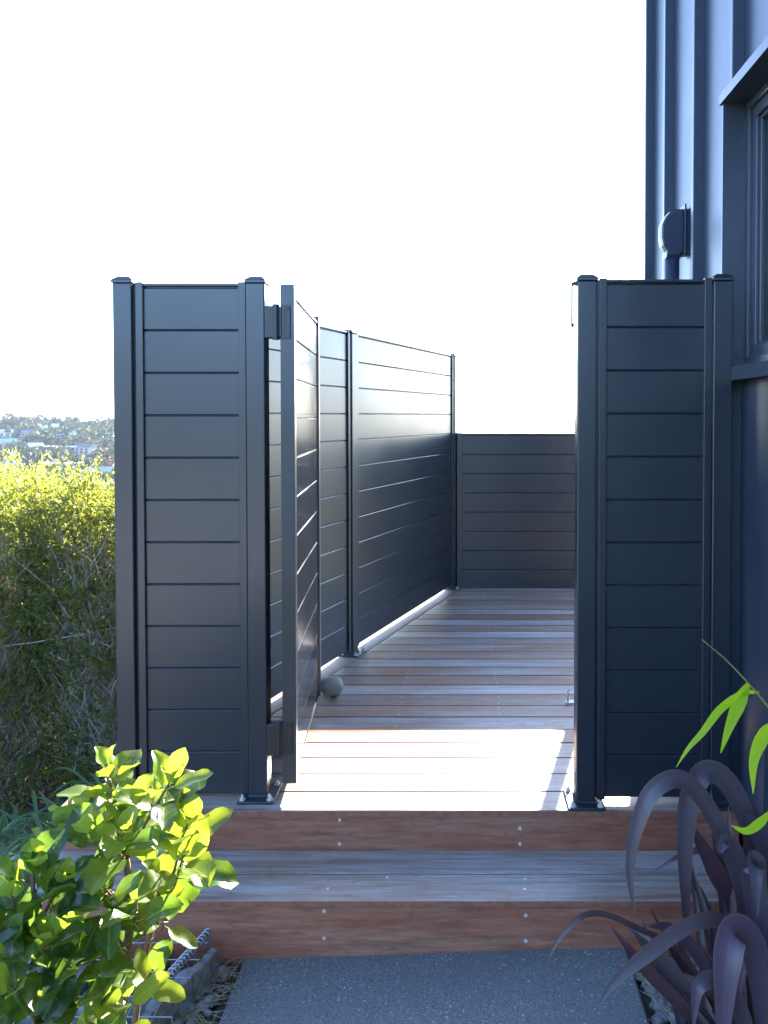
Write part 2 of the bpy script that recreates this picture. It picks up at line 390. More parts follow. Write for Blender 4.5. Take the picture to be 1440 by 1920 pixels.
for px, pys in ((637, (1537, 1582)), (975, (1553, 1582)), (1300, (1553, 1584)), (350, (1537, 1580))):
    for py in pys:
        p = P(px, py, 2.7218); link('screw_head', scr, r1, p - r1.location)
for px, pys in ((608, (1708, 1759)), (986, (1716, 1764)), (1330, (1716, 1764))):
    for py in pys:
        p = P(px, py, 2.4438); link('screw_head', scr, r2, p - r2.location)
for t_, px, py in ((2, 615, 1666), (2, 727, 1645), (2, 984, 1667), (3, 985, 1648)):
    tb = [c for c in steps.children if c.name.startswith('tread')][0]
    q = P(px, py, 2.5); s_ = (TREAD - CAMZ) / (q.z - CAMZ); q = Vector((q.x * s_, q.y * s_, TREAD))
    link('screw_head', scrt, tb, q - tb.location)

# ------------------------------------------------------------------ aluminium slat fences
PW = 0.068
def post_mesh(h, wdt=PW):
    bm = MB().box(-wdt / 2, wdt / 2, -wdt / 2, wdt / 2, 0, h, 0.004); return bm.mesh('post', M['black'])
def cap_mesh(wdt=PW):
    a = wdt / 2 + 0.004; b = wdt / 2 - 0.014; mb = MB()
    mb.box(-a, a, -a, a, 0, 0.012, 0.002)
    mb.add([(-a + .001, -a + .001, .0122), (a - .001, -a + .001, .0122), (a - .001, a - .001, .0122), (-a + .001, a - .001, .0122), (-b, -b, .026), (b, -b, .026), (b, b, .026), (-b, b, .026)],
           [(4, 5, 6, 7), (0, 1, 5, 4), (1, 2, 6, 5), (2, 3, 7, 6), (3, 0, 4, 7)])
    return mb.mesh('post_cap', M['black'])
def slat_mesh(L, h, t=0.030, mat='black'):
    c = 0.004; g = 0.0015; t2 = t / 2
    prof = [(-t2, c), (-t2 + c, 0.0), (t2 - c, 0.0), (t2, c), (t2, h - g - c), (t2 - c, h - g), (t2 - 0.009, h - g), (t2 - 0.009, h + 0.003), (-t2 + 0.009, h + 0.003), (-t2 + 0.009, h - g), (-t2 + c, h - g), (-t2, h - g - c)]
    return MB().prism(prof, 'x', 0, L).mesh('slat', M[mat])
POST_H = 1.912 - 0.026
POSTM = post_mesh(POST_H); CAPM = cap_mesh()
PLATEM = MB().box(-0.066, 0.066, -0.075, 0.075, 0, 0.010, 0.002).mesh('base_plate', M['black'])
WELD = MB().tube([(-0.036, -0.036, .011), (0.036, -0.036, .011), (0.036, 0.036, .011), (-0.036, 0.036, .011), (-0.036, -0.036, .011)], 0.005, 6).mesh('weld_bead', M['black'])
def bolt_mesh():
    mb = MB(); mb.tube([(0, 0, 0), (0, 0, 0.002)], 0.0125, 14)
    mb.tube([(0, 0, 0.002), (0, 0, 0.009), (0, 0, 0.0105)], [0.0095, 0.0095, 0.007], 6)
    mb.tube([(0, 0, 0.0105), (0, 0, 0.018), (0, 0, 0.0195)], [0.0048, 0.0048, 0.003], 8)
    return mb.mesh('bolt', M['steel'])
BOLTM = bolt_mesh()
def add_post(t, x, base=True, y=0.0, rz=0.0):
    p = link('post', POSTM, t, (x, y, 0)); link('post_cap', CAPM, p, (0, 0, POST_H))
    if base:
        b = link('base_plate', PLATEM, t, (x, y, 0.0)); link('weld_bead', WELD, b)
        for sx in (-1, 1):
            for sy in (-1, 1): link('bolt', BOLTM, b, (sx * 0.050, sy * 0.058, 0.010))
    return p
def add_panel(t, x0, x1, n, h, z0, y=0.0, ch=0.028, gapL=0.010, gapR=0.002, rail=True, gl=0.006):
    """boards between two posts whose inner faces are x0 and x1"""
    top = z0 + n * h
    cm = MB().box(0, ch, -0.026, 0.026, z0 - 0.004, top + 0.018, 0.0025).mesh('channel', M['black'])
    link('channel', cm, t, (x0 + gapL, y, 0)); link('channel', cm, t, (x1 - gapR - ch, y, 0))
    if gapL > 0.004:
        MB().box(x0 - 0.001, x0 + gapL + 0.004, -0.012, 0.012, z0, top + 0.012).build('spacer', M['black'], t, (0, y, 0))
    L = (x1 - gapR - ch) - (x0 + gapL + ch)
    xs = x0 + gapL + ch
    sm = slat_mesh(L + 0.012, h)
    for i in range(n): link('slat', sm, t, (xs - 0.006, y, z0 + i * h))
    if rail:
        MB().box(xs - 0.006, xs + L + 0.006, -0.021, 0.021, top + 0.0035, top + 0.014, 0.002).build('top_rail', M['black'], t, (0, y, 0))

SL = 0.1549
# front left panel
tL = thing('fence_panel', 'black metal slat fence panel left of the open gate', 'fence', (LP.x, FD, DECK), 0, 'front fence panels')
add_post(tL, 0); add_post(tL, 0.4815)
add_panel(tL, PW / 2, 0.4815 - PW / 2, 12, SL, 0.014)
# front right panel
RY = FD - 0.046
tR = thing('fence_panel', 'black metal slat fence panel right of the gateway, against the house', 'fence', (0.4522, RY, DECK), 0, 'front fence panels')
add_post(tR, 0); add_post(tR, 0.4832)
add_panel(tR, PW / 2, 0.4832 - PW / 2, 12, SL, 0.020)
MB().box(-0.0555, -0.0490, -0.020, -0.004, 1.720, 1.884, 0.0008).box(-0.0485, -0.0345, -0.020, -0.004, 1.872, 1.884).box(-0.0485, -0.0445, -0.020, -0.004, 1.725, 1.737).build('latch_keeper', M['hinge'], tR)
# long side fence
ang = math.atan2(fdir.y, fdir.x)
tF = thing('side_fence', 'long tall black slat fence running along the left of the deck', 'fence', (LP.x, LP.y, DECK), ang)
dm = (MID - LP).length; df = (FAR - LP).length
add_post(tF, dm); add_post(tF, df)
add_panel(tF, 0.052, dm - PW / 2, 12, 0.1536, 0.036, gapL=0.004, gapR=0.004)
add_panel(tF, dm + PW / 2, df - PW / 2, 12, 0.1536, 0.036, gapL=0.004, gapR=0.004)
# low fence across the back of the deck
tB = thing('back_fence', 'low black slat fence across the far end of the deck', 'fence', (FAR.x, FAR.y + 0.01, DECK), 0)
add_panel(tB, PW / 2 + 0.004, 1.30, 8, 0.1566, -0.003, gapL=0.0, gapR=0.004, ch=0.045)
add_post(tB, 1.335)

# ------------------------------------------------------------------ gate leaf, open inwards
ga, gb = Vector((-0.628, 2.800)), Vector((-0.706, 3.735))
gd = (gb - ga); GL = gd.length
gate = thing('gate', 'glossy black slat gate leaf standing open beside the hinge post', 'gate', (ga.x, ga.y, DECK + 0.052), math.atan2(gd.y, gd.x))
GH = 1.831; ST = 0.050
stm = MB().box(0, ST, -0.025, 0.025, 0, GH, 0.002).mesh('stile', M['black'])
link('stile', stm, gate, (0, 0, 0)); link('stile', stm, gate, (GL - ST, 0, 0))
sm = slat_mesh(GL - 2 * ST + 0.012, 0.1476, 0.034, 'gate')
for i in range(12): link('slat', sm, gate, (ST - 0.006, 0, 0.016 + i * 0.1476))
MB().box(ST - 0.004, GL - ST + 0.004, -0.0205, 0.0205, 0.004, 0.0155, 0.002).build('bottom_rail', M['gate'], gate)
MB().box(ST - 0.004, GL - ST + 0.004, -0.0205, 0.0205, 0.016 + 12 * 0.1476 + 0.0045, 0.016 + 12 * 0.1476 + 0.016, 0.002).build('top_rail', M['gate'], gate)
for zc in (1.693, 0.168):
    h = link('hinge', MB().box(-0.006, -0.0008, -0.012, 0.020, -0.060, 0.060, 0.0015).box(-0.010, 0.030, 0.0255, 0.080, -0.058, 0.058, 0.003).box(-0.008, -0.002, 0.02, 0.06, -0.05, 0.05, 0.001).mesh('hinge', M['hinge']), gate, (0, 0, zc))
    MB().tube([(-0.004, 0.040, -0.064), (-0.004, 0.040, 0.064)], 0.0125, 14).build('hinge_barrel', M['hinge'], h, smooth=False)
    for zz in (-0.048, 0.048):
        MB().tube([(-0.0058, -0.004, zz), (-0.009, -0.004, zz)], [0.0055, 0.0045], 10).build('screw', M['hinge'], h)
    t_ = MB()
    for i in range(12): t_.box(-0.0085, -0.0055, 0.006, 0.010, -0.054 + i * 0.0095, -0.050 + i * 0.0095)
    t_.build('adjuster_teeth', M['hinge'], h)

# gate stop bracket on the deck, mostly behind the latch post
pb = thing('deck_bracket', 'small zinc bracket on the deck beside the right gate post', 'bracket', (0.528, 3.745, DECK))
MB().box(-0.012, 0.03, -0.02, 0.02, 0.0005, 0.004, 0.001).build('foot_plate', M['steel'], pb)
MB().tube([(0, 0, 0.004), (0, 0, 0.05), (0.004, 0, 0.062), (0.016, 0, 0.066)], 0.005, 8).build('hook', M['steel'], pb, smooth=True)

# stone door stop
bm = bmesh.new(); bmesh.ops.create_icosphere(bm, subdivisions=4, radius=1)
for v_ in bm.verts:
    n_ = noise.noise(v_.co * 1.3 + Vector((3, 1, 8))) * 0.10
    v_.co = Vector((v_.co.x * 0.060, v_.co.y * 0.055, v_.co.z * 0.049 * (1 + 0.08 * v_.co.x))) * (1 + n_)
me = bpy.data.meshes.new('river_stone'); bm.to_mesh(me); bm.free(); me.materials.append(M['rock']); me.polygons.foreach_set('use_smooth', [True] * len(me.polygons))
so_ = link('river_stone', me, None, (P(622, 1283, 3.83).x, 3.83, DECK + 0.048), (0.1, 0.15, 0.4)); so_.color = (1.0, 1.0, 0.9, 1)
tag(so_, 'round grey river stone holding the open gate on the deck', 'stone')

# ------------------------------------------------------------------ house with ribbed steel cladding
RX, PX, IX = 0.985, 1.026, 1.092      # rib face, pan, window plane
HT = 6.4; HB = -0.12
house = thing('house', 'dark blue-grey steel clad house wall with window on the right', 'house', (RX, 0, 0))
house_off = Vector((-RX, 0, 0))
WY1 = 2.905; WY0 = 1.20
WZ0 = P(1369, 690, 2.78).z; WZ1 = P(1349, 192, 2.90).z
ribs = [4.153 - 0.034, 3.738, 3.273, 2.813, 2.353, 1.893, 1.433, 0.973, 0.513, 0.053, -0.407, -0.867, -1.327]
RW = 0.034
def sheet(y_lo, y_hi, z0, z1, rib_at=None):
    """one cladding sheet: a flat pan with a rib standing at rib_at (its near edge)"""
    c = 0.003
    pts = [(PX, y_lo)]
    if rib_at is not None:
        pts += [(PX, rib_at - 0.003), (RX + c, rib_at), (RX, rib_at + c), (RX, rib_at + RW - c), (RX + c, rib_at + RW), (PX, rib_at + RW + 0.003)]
    pts += [(PX, y_hi), (PX + 0.02, y_hi), (PX + 0.02, y_lo)]
    MB().prism(pts, 'z', z0, z1).build('cladding_sheet', M['clad'], house, house_off)
for i in range(len(ribs) - 1):
    hi = ribs[i] + RW + 0.0035 if i == 0 else ribs[i] - 0.004
    lo = ribs[i + 1] - 0.0045
    # sheets split around the window
    rib0 = ribs[i] if i == 0 else None
    parts = []
    rb = ribs[i + 1]
    if rb > WY1: sheet(lo, hi, HB, HT, rb) if i else (sheet(lo, ribs[0] - 0.0045, HB, HT, rb), sheet(ribs[0] - 0.004, hi, HB, HT, ribs[0]))
    elif lo < WY1 < hi:
        sheet(WY1, hi, HB, HT, None); sheet(lo, WY1 - 0.0005, HB, WZ0 - 0.0, rb); sheet(lo, WY1 - 0.0005, WZ1, HT, rb)
    elif lo >= WY0:
        sheet(lo, hi, HB, WZ0, rb); sheet(lo, hi, WZ1, HT, rb)
    elif lo < WY0 < hi:
        sheet(lo, WY0, HB, HT, rb); sheet(WY0 + 0.0005, hi, HB, WZ0, None); sheet(WY0 + 0.0005, hi, WZ1, HT, None)
    else: sheet(lo, hi, HB, HT, rb)
# body of the house, with the window recess left open
mb = MB(); bx = PX + 0.022
YE = 4.152; YN = ribs[-1]
mb.box(bx, 6, YN, WY0, HB, HT); mb.box(bx, 6, WY1 + 0.012, YE, HB, HT)
mb.box(bx, 6, WY0 + 0.001, WY1 + 0.011, HB, WZ0 - 0.03); mb.box(bx, 6, WY0 + 0.001, WY1 + 0.011, WZ1 + 0.02, HT); mb.box(IX + 0.10, 6, WY0 + 0.001, WY1 + 0.011, WZ0 - 0.029, WZ1 + 0.019)
mb.build('wall', M['clad'], house, house_off)
MB().box(PX + 0.003, 6.1, YE + 0.001, YE + 0.02, HB, HT).build('end_wall', M['clad'], house, house_off)
MB().box(0.86, 6.3, YN - 0.2, YE + 0.15, HT, HT + 0.12, 0.01).build('roof_edge', M['clad'], house, house_off)
win = link('window', None, house, house_off)
# reveal jamb facing the camera, head flashing, sill
MB().box(RX - 0.004, IX + 0.03, WY1 - 0.008, WY1 - 0.001, WZ0 - 0.02, WZ1 + 0.01, 0.001).build('jamb_lining', M['frame'], win)
MB().box(RX + 0.002, IX + 0.03, WY0 - 0.01, WY0, WZ0 - 0.02, WZ1 + 0.01, 0.001).build('jamb_lining', M['frame'], win)
MB().prism([(RX - 0.012, WZ1 - 0.004), (IX + 0.03, WZ1 - 0.004), (IX + 0.03, WZ1 + 0.052), (PX - 0.002, WZ1 + 0.052), (RX - 0.008, WZ1 + 0.040), (RX - 0.012, WZ1 + 0.034)], 'y', WY0 - 0.03, WY1 + 0.016).build('head_flashing', M['clad'], win)
MB().prism([(RX - 0.020, WZ0 - 0.046), (RX - 0.016, WZ0 - 0.046), (RX - 0.016, WZ0 - 0.008), (IX + 0.03, WZ0 + 0.002), (IX + 0.03, WZ0 + 0.012), (RX - 0.020, WZ0 + 0.002)], 'y', WY0 - 0.02, WY1 + 0.004).build('sill', M['frame'], win)
z0, z1, y0, y1 = WZ0 + 0.013, WZ1 - 0.005, WY0 + 0.002, WY1 - 0.009
def ring(y0, y1, z0, z1, wd, xa, xb, name):
    mb = MB(); mb.box(xa, xb, y0, y1, z0, z0 + wd, 0.002); mb.box(xa, xb, y0, y1, z1 - wd, z1, 0.002)
    mb.box(xa, xb, y0, y0 + wd, z0 + wd + .0005, z1 - wd - .0005, 0.002); mb.box(xa, xb, y1 - wd, y1, z0 + wd + .0005, z1 - wd - .0005, 0.002)
    return mb.build(name, M['frame'], win)
ring(y0, y1, z0, z1, 0.030, IX - 0.025, IX + 0.035, 'frame')
ring(y0 + 0.031, y1 - 0.031, z0 + 0.031, z1 - 0.031, 0.040, IX - 0.012, IX + 0.030, 'sash')
ring(y0 + 0.072, y1 - 0.072, z0 + 0.072, z1 - 0.072, 0.014, IX, IX + 0.026, 'glazing_bead')
MB().box(IX + 0.012, IX + 0.018, y0 + 0.08, y1 - 0.08, z0 + 0.08, z1 - 0.08).build('pane', M['pane'], win)
# bottom flashing
MB().box(RX - 0.006, PX + 0.003, YN, YE, HB - 0.03, HB - 0.002, 0.002).build('base_flashing', M['clad'], house, house_off)
# mast pipe with weather hood between the ribs
vp = link('vent_pipe', MB().tube([(0, 0, -1.6), (0, 0, 0.02)], 0.0335, 20).tube([(0, 0, -0.12), (0, 0, -0.105)], 0.0365, 20).mesh('vent_pipe', M['clad'], False), house, (0.958 - RX, 3.50, P(1257, 485, 3.5).z))
for p_ in vp.data.polygons: p_.use_smooth = len(p_.vertices) == 4
def V(px, py):
    q = P(px, py, 3.5); return (q.x - 0.958, q.z - P(1257, 485, 3.5).z)
prof = [V(1246, 486), V(1246, 474), V(1240, 462), V(1237, 448), V(1237.5, 424), V(1244, 409), V(1253, 399), V(1264, 394), V(1279, 394), V(1279, 478), V(1272, 482), V(1272, 486)]
bm = bmesh.new()
for yy, sc_ in ((-0.040, 0.86), (-0.032, 0.97), (0.0, 1.0), (0.032, 0.97), (0.040, 0.86)):
    cxp = sum(p[0] for p in prof) / len(prof); czp = sum(p[1] for p in prof) / len(prof)
    for x_, z_ in prof: bm.verts.new((cxp + (x_ - cxp) * sc_, yy, czp + (z_ - czp) * sc_))
bm.verts.ensure_lookup_table(); n = len(prof)
for j in range(4):
    for i in range(n): bm.faces.new([bm.verts[j * n + i], bm.verts[j * n + (i + 1) % n], bm.verts[(j + 1) * n + (i + 1) % n], bm.verts[(j + 1) * n + i]])
bm.faces.new([bm.verts[i] for i in range(n)]); bm.faces.new([bm.verts[4 * n + i] for i in range(n)][::-1])
bmesh.ops.recalc_face_normals(bm, faces=bm.faces)
me = bpy.data.meshes.new('weather_hood'); bm.to_mesh(me); bm.free(); me.materials.append(M['clad']); link('weather_hood', me, vp)
a, b = V(1279, 388), V(1279, 482)
MB().box(a[0] - 0.004, a[0] + 0.004, -0.058, 0.058, b[1], a[1], 0.002).box(a[0] + 0.003, PX - 0.958, -0.045, 0.045, b[1] + 0.01, a[1] - 0.02).build('wall_bracket', M['clad'], vp)

# ------------------------------------------------------------------ plants: leaf meshes
def leaf_mesh(name, mat, L=1.0, W=0.52, fold=0.18, curl=0.15, wave=0.05, seed=0, rows=7, obov=0.62):
    r = random.Random(seed); mb = MB(); cols = (-1, -0.55, 0, 0.55, 1); vs = []
    ph = r.uniform(0, 6); ph2 = r.uniform(0, 6)
    for i in range(rows + 1):
        t = i / rows
        wv = math.sin(math.pi * min(1, max(0, t)) ** (1 / (1.75 * obov))) ** 0.62 if 0 < t < 1 else 0
        wv = max(wv, 0.05 if i == 0 else 0.10)
        for cidx, s in enumerate(cols):
            x = s * W / 2 * wv * (1 + 0.06 * math.sin(9 * t + ph))
            z = abs(s) * fold * W * wv + curl * L * (-(t - 0.45) ** 2) + wave * abs(s) * math.sin(11 * t + ph + (2.5 if s > 0 else 0))
            vs.append((x, 0.12 + t * L * 0.88 + 0.015 * math.sin(5 * t + ph2), z))
    fs = [(i * 5 + j, i * 5 + j + 1, (i + 1) * 5 + j + 1, (i + 1) * 5 + j) for i in range(rows) for j in range(4)]
    mb.v = vs; mb.f = fs
    m_ = bpy.data.meshes.new(name); m_.from_pydata(vs, [], fs); m_.materials.append(mat)
    o = len(vs)
    m_.polygons.foreach_set('use_smooth', [True] * len(m_.polygons)); m_.update(); return m_
def orient(dirv, up):
    y = dirv.normalized(); z = (up - y * up.dot(y))
    if z.length < 1e-3: z = Vector((1, 0, 0)) - y * y.x
    z.normalize(); x = y.cross(z); return Matrix((x, y, z)).transposed()

# broadleaf shrub in the left foreground
shrub = thing('broadleaf_shrub', 'broad-leaved green shrub with sunlit lime leaves in the left foreground', 'shrub', (-0.80, 1.72, 0.0))
S0 = Vector(shrub.location)
LM = [leaf_mesh('leaf', M['leaf_a'], W=0.50 + 0.06 * i, seed=i, fold=0.10 + 0.06 * i, curl=0.10 + 0.12 * (i % 3), wave=0.02 + 0.012 * i) for i in range(4)]
LB = [leaf_mesh('leaf', M['leaf_b'], W=0.48 + 0.07 * i, seed=20 + i, fold=0.12 + 0.05 * i, curl=0.05 + 0.14 * (i % 3), wave=0.025 + 0.012 * i) for i in range(4)]
stems = MB(); peti = MB()
trunk = [P(205, 2235, 1.74), P(208, 2050, 1.74), P(216, 1920, 1.75), P(236, 1830, 1.76), P(243, 1740, 1.76), P(241, 1640, 1.77), P(232, 1585, 1.77), P(216, 1545, 1.76), P(208, 1500, 1.75), P(205, 1462, 1.74)]
stems.tube(trunk, [0.016, 0.0145, 0.013, 0.012, 0.010, 0.0085, 0.007, 0.006, 0.005, 0.004], 8)
tr2 = [P(170, 2235, 1.68), P(150, 2050, 1.66), P(120, 1900, 1.64), P(100, 1800, 1.63), P(75, 1730, 1.62), P(62, 1670, 1.6), P(60, 1630, 1.6)]
stems.tube(tr2, [0.014, 0.012, 0.010, 0.009, 0.007, 0.005, 0.004], 7)
tr3 = [P(240, 2235, 1.9), P(235, 2050, 1.9), P(258, 1880, 1.88), P(275, 1780, 1.86), P(296, 1700, 1.84), P(312, 1640, 1.82)]
stems.tube(tr3, [0.011, 0.010, 0.008, 0.007, 0.006, 0.005], 7)
# (tip px, py, depth, root px, py, depth, leaves, size, young)
tips = [(200, 1432, 1.74, 208, 1500, 1.75, 6, 0.074, 1), (228, 1440, 1.80, 212, 1510, 1.75, 6, 0.070, 1), (325, 1455, 1.70, 238, 1610, 1.77, 8, 0.078, 1), (290, 1490, 1.80, 238, 1600, 1.77, 6, 0.07, 1),
        (352, 1545, 1.72, 296, 1690, 1.84, 7, 0.082, 1), (345, 1600, 1.66, 300, 1690, 1.84, 7, 0.080, 1), (255, 1500, 1.72, 218, 1550, 1.76, 7, 0.074, 1), (160, 1500, 1.82, 225, 1570, 1.77, 7, 0.078, 0), (120, 1530, 1.86, 216, 1560, 1.77, 6, 0.076, 0),
        (165, 1560, 1.70, 236, 1600, 1.77, 8, 0.084, 0), (60, 1625, 1.60, 62, 1660, 1.6, 8, 0.084, 0), (20, 1680, 1.58, 80, 1740, 1.62, 7, 0.088, 0), (120, 1650, 1.62, 75, 1720, 1.62, 8, 0.085, 0), (140, 1720, 1.70, 95, 1790, 1.63, 8, 0.088, 0),
        (190, 1660, 1.66, 241, 1690, 1.77, 8, 0.082, 0), (210, 1740, 1.72, 243, 1780, 1.76, 7, 0.080, 0), (300, 1650, 1.78, 296, 1700, 1.84, 7, 0.074, 1), (318, 1690, 1.74, 275, 1770, 1.86, 6, 0.072, 1), (285, 1600, 1.86, 290, 1690, 1.84, 6, 0.074, 0),
        (150, 1800, 1.62, 105, 1830, 1.63, 8, 0.088, 0), (90, 1760, 1.55, 95, 1800, 1.63, 7, 0.090, 0), (20, 1770, 1.52, 80, 1830, 1.64, 7, 0.092, 0), (20, 1850, 1.48, 90, 1900, 1.64, 7, 0.094, 0), (60, 1900, 1.5, 115, 1960, 1.65, 6, 0.092, 0),
        (240, 1870, 1.62, 216, 1940, 1.75, 5, 0.066, 1), (285, 1820, 1.70, 258, 1880, 1.88, 5, 0.066, 1), (130, 1880, 1.60, 130, 1980, 1.66, 7, 0.088, 0), (190, 1930, 1.62, 200, 2050, 1.74, 6, 0.084, 0), (230, 1560, 1.66, 236, 1610, 1.77, 7, 0.078, 1), (175, 1640, 1.92, 240, 1700, 1.77, 7, 0.08, 0),
        (255, 1690, 1.66, 243, 1740, 1.76, 6, 0.074, 0), (215, 1810, 1.85, 238, 1840, 1.76, 6, 0.07, 0), (80, 1590, 1.8, 75, 1700, 1.62, 6, 0.08, 0)]
nl = 0; r2_ = random.Random(11)
for (px, py, d, qx, qy, qd, nlf, size, young) in tips:
    tip = P(px, py, d); root = P(qx, qy, qd); mid = (tip + root) / 2 + Vector((r2_.uniform(-.015, .015), r2_.uniform(-.01, .01), -0.012))
    stems.tube([root, (root + mid) / 2 + Vector((0, 0, -.006)), mid, (mid + tip) / 2, tip], [0.0042, 0.0038, 0.0033, 0.003, 0.0024], 5)
    t = (tip - mid).normalized(); t = (t + Vector((0, 0, 0.35))).normalized()
    ax = t.orthogonal().normalized(); ph = r2_.uniform(0, 6.28)
    nlf = nlf if young else nlf - 1
    for i in range(nlf):
        az = ph + i * 2.399; f = i / max(1, nlf - 1)
        rad = (Matrix.Rotation(az, 3, t) @ ax)
        inc = R(22 + 62 * f + r2_.uniform(-10, 10))
        dv = t * math.cos(inc) + rad * math.sin(inc)
        base = tip - t * (0.006 + 0.066 * f) * (1 if f < .6 else 1.25)
        s = size * 1.15 * (0.62 + 0.62 * min(1, f * 1.8)) * r2_.uniform(0.85, 1.18)
        up = (t * math.sin(inc) - rad * math.cos(inc)) + Vector((r2_.uniform(-.35, .35), r2_.uniform(-.35, .35), 0.5))
        mats = LB if (young and r2_.random() < 0.85) or f < 0.25 else LM
        o = link('leaf', r2_.choice(mats), shrub); mt = orient(dv, up).to_4x4()
        o.matrix_local = Matrix.Translation(base - S0) @ mt @ Matrix.Diagonal((s * r2_.uniform(.88, 1.15), s, s, 1))
        e = base + dv * s * 0.17
        peti.tube([base - dv * 0.004, e], [0.0016, 0.0012], 4)
        nl += 1
stems.v = [tuple(Vector(p) - S0) for p in stems.v]; peti.v = [tuple(Vector(p) - S0) for p in peti.v]
stems.build('stem', M['bark'], shrub, smooth=True); peti.build('leaf_stalks', M['petiole'], shrub, smooth=True)['kind'] = 'stuff'

# ribbons (flax, bamboo, strap leaves)
def catmull(pts, per=6):
    pts = [Vector(p) for p in pts]; out = []
    q = [pts[0] * 2 - pts[1]] + pts + [pts[-1] * 2 - pts[-2]]
    for i in range(1, len(q) - 2):
        for k in range(per):
            t = k / per; a, b, c, d = q[i - 1], q[i], q[i + 1], q[i + 2]
            out.append(0.5 * ((2 * b) + (c - a) * t + (2 * a - 5 * b + 4 * c - d) * t * t + (3 * b - a - 3 * c + d) * t ** 3))
    out.append(pts[-1]); return out
def ribbon(pts, width, face, fold=0.25, tip=0.35, base=0.75, per=6, twist=0.0, name='blade', mat=None):
    """tapered V-folded strip; face = direction the upper side looks at its bend"""
    c = catmull(pts, per); n = len(c); vs = []; uv = []
    for i, p in enumerate(c):
        t = (c[min(i + 1, n - 1)] - c[max(i - 1, 0)]).normalized(); u = i / (n - 1)
        s = t.cross(face)
        if s.length < 0.05: s = t.cross(Vector((0.3, 0.1, 1)))
        s.normalize(); s = Matrix.Rotation(twist * (u - 0.5), 3, t) @ s
        nn = s.cross(t).normalized()
        wd = width / 2 * (min(1, base + (1 - base) * u / 0.3) if u < 0.3 else 1) * (1 if u < 1 - tip else max(0.03, ((1 - u) / tip)) ** 0.75)
        for k in (-1, -0.5, 0, 0.5, 1):
            vs.append(p + s * k * wd + nn * abs(k) * fold * wd); uv.append(((k + 1) / 2, u))
    fs = [(i * 5 + k, i * 5 + k + 1, i * 5 + k + 6, i * 5 + k + 5) for i in range(n - 1) for k in range(4)]
    return vs, fs, uv
def ribbon_obj(name, pts, width, face, mat, parent, origin, **kw):
    vs, fs, uv = ribbon([Vector(p) - origin for p in pts], width, face, **kw)
    me = bpy.data.meshes.new(name); me.from_pydata([tuple(v) for v in vs], [], fs); me.materials.append(mat)
    ul = me.uv_layers.new(name='UVMap')
    for lp in me.loops: ul.data[lp.index].uv = uv[lp.vertex_index]
    me.polygons.foreach_set('use_smooth', [True] * len(me.polygons)); me.update()
    return link(name, me, parent)

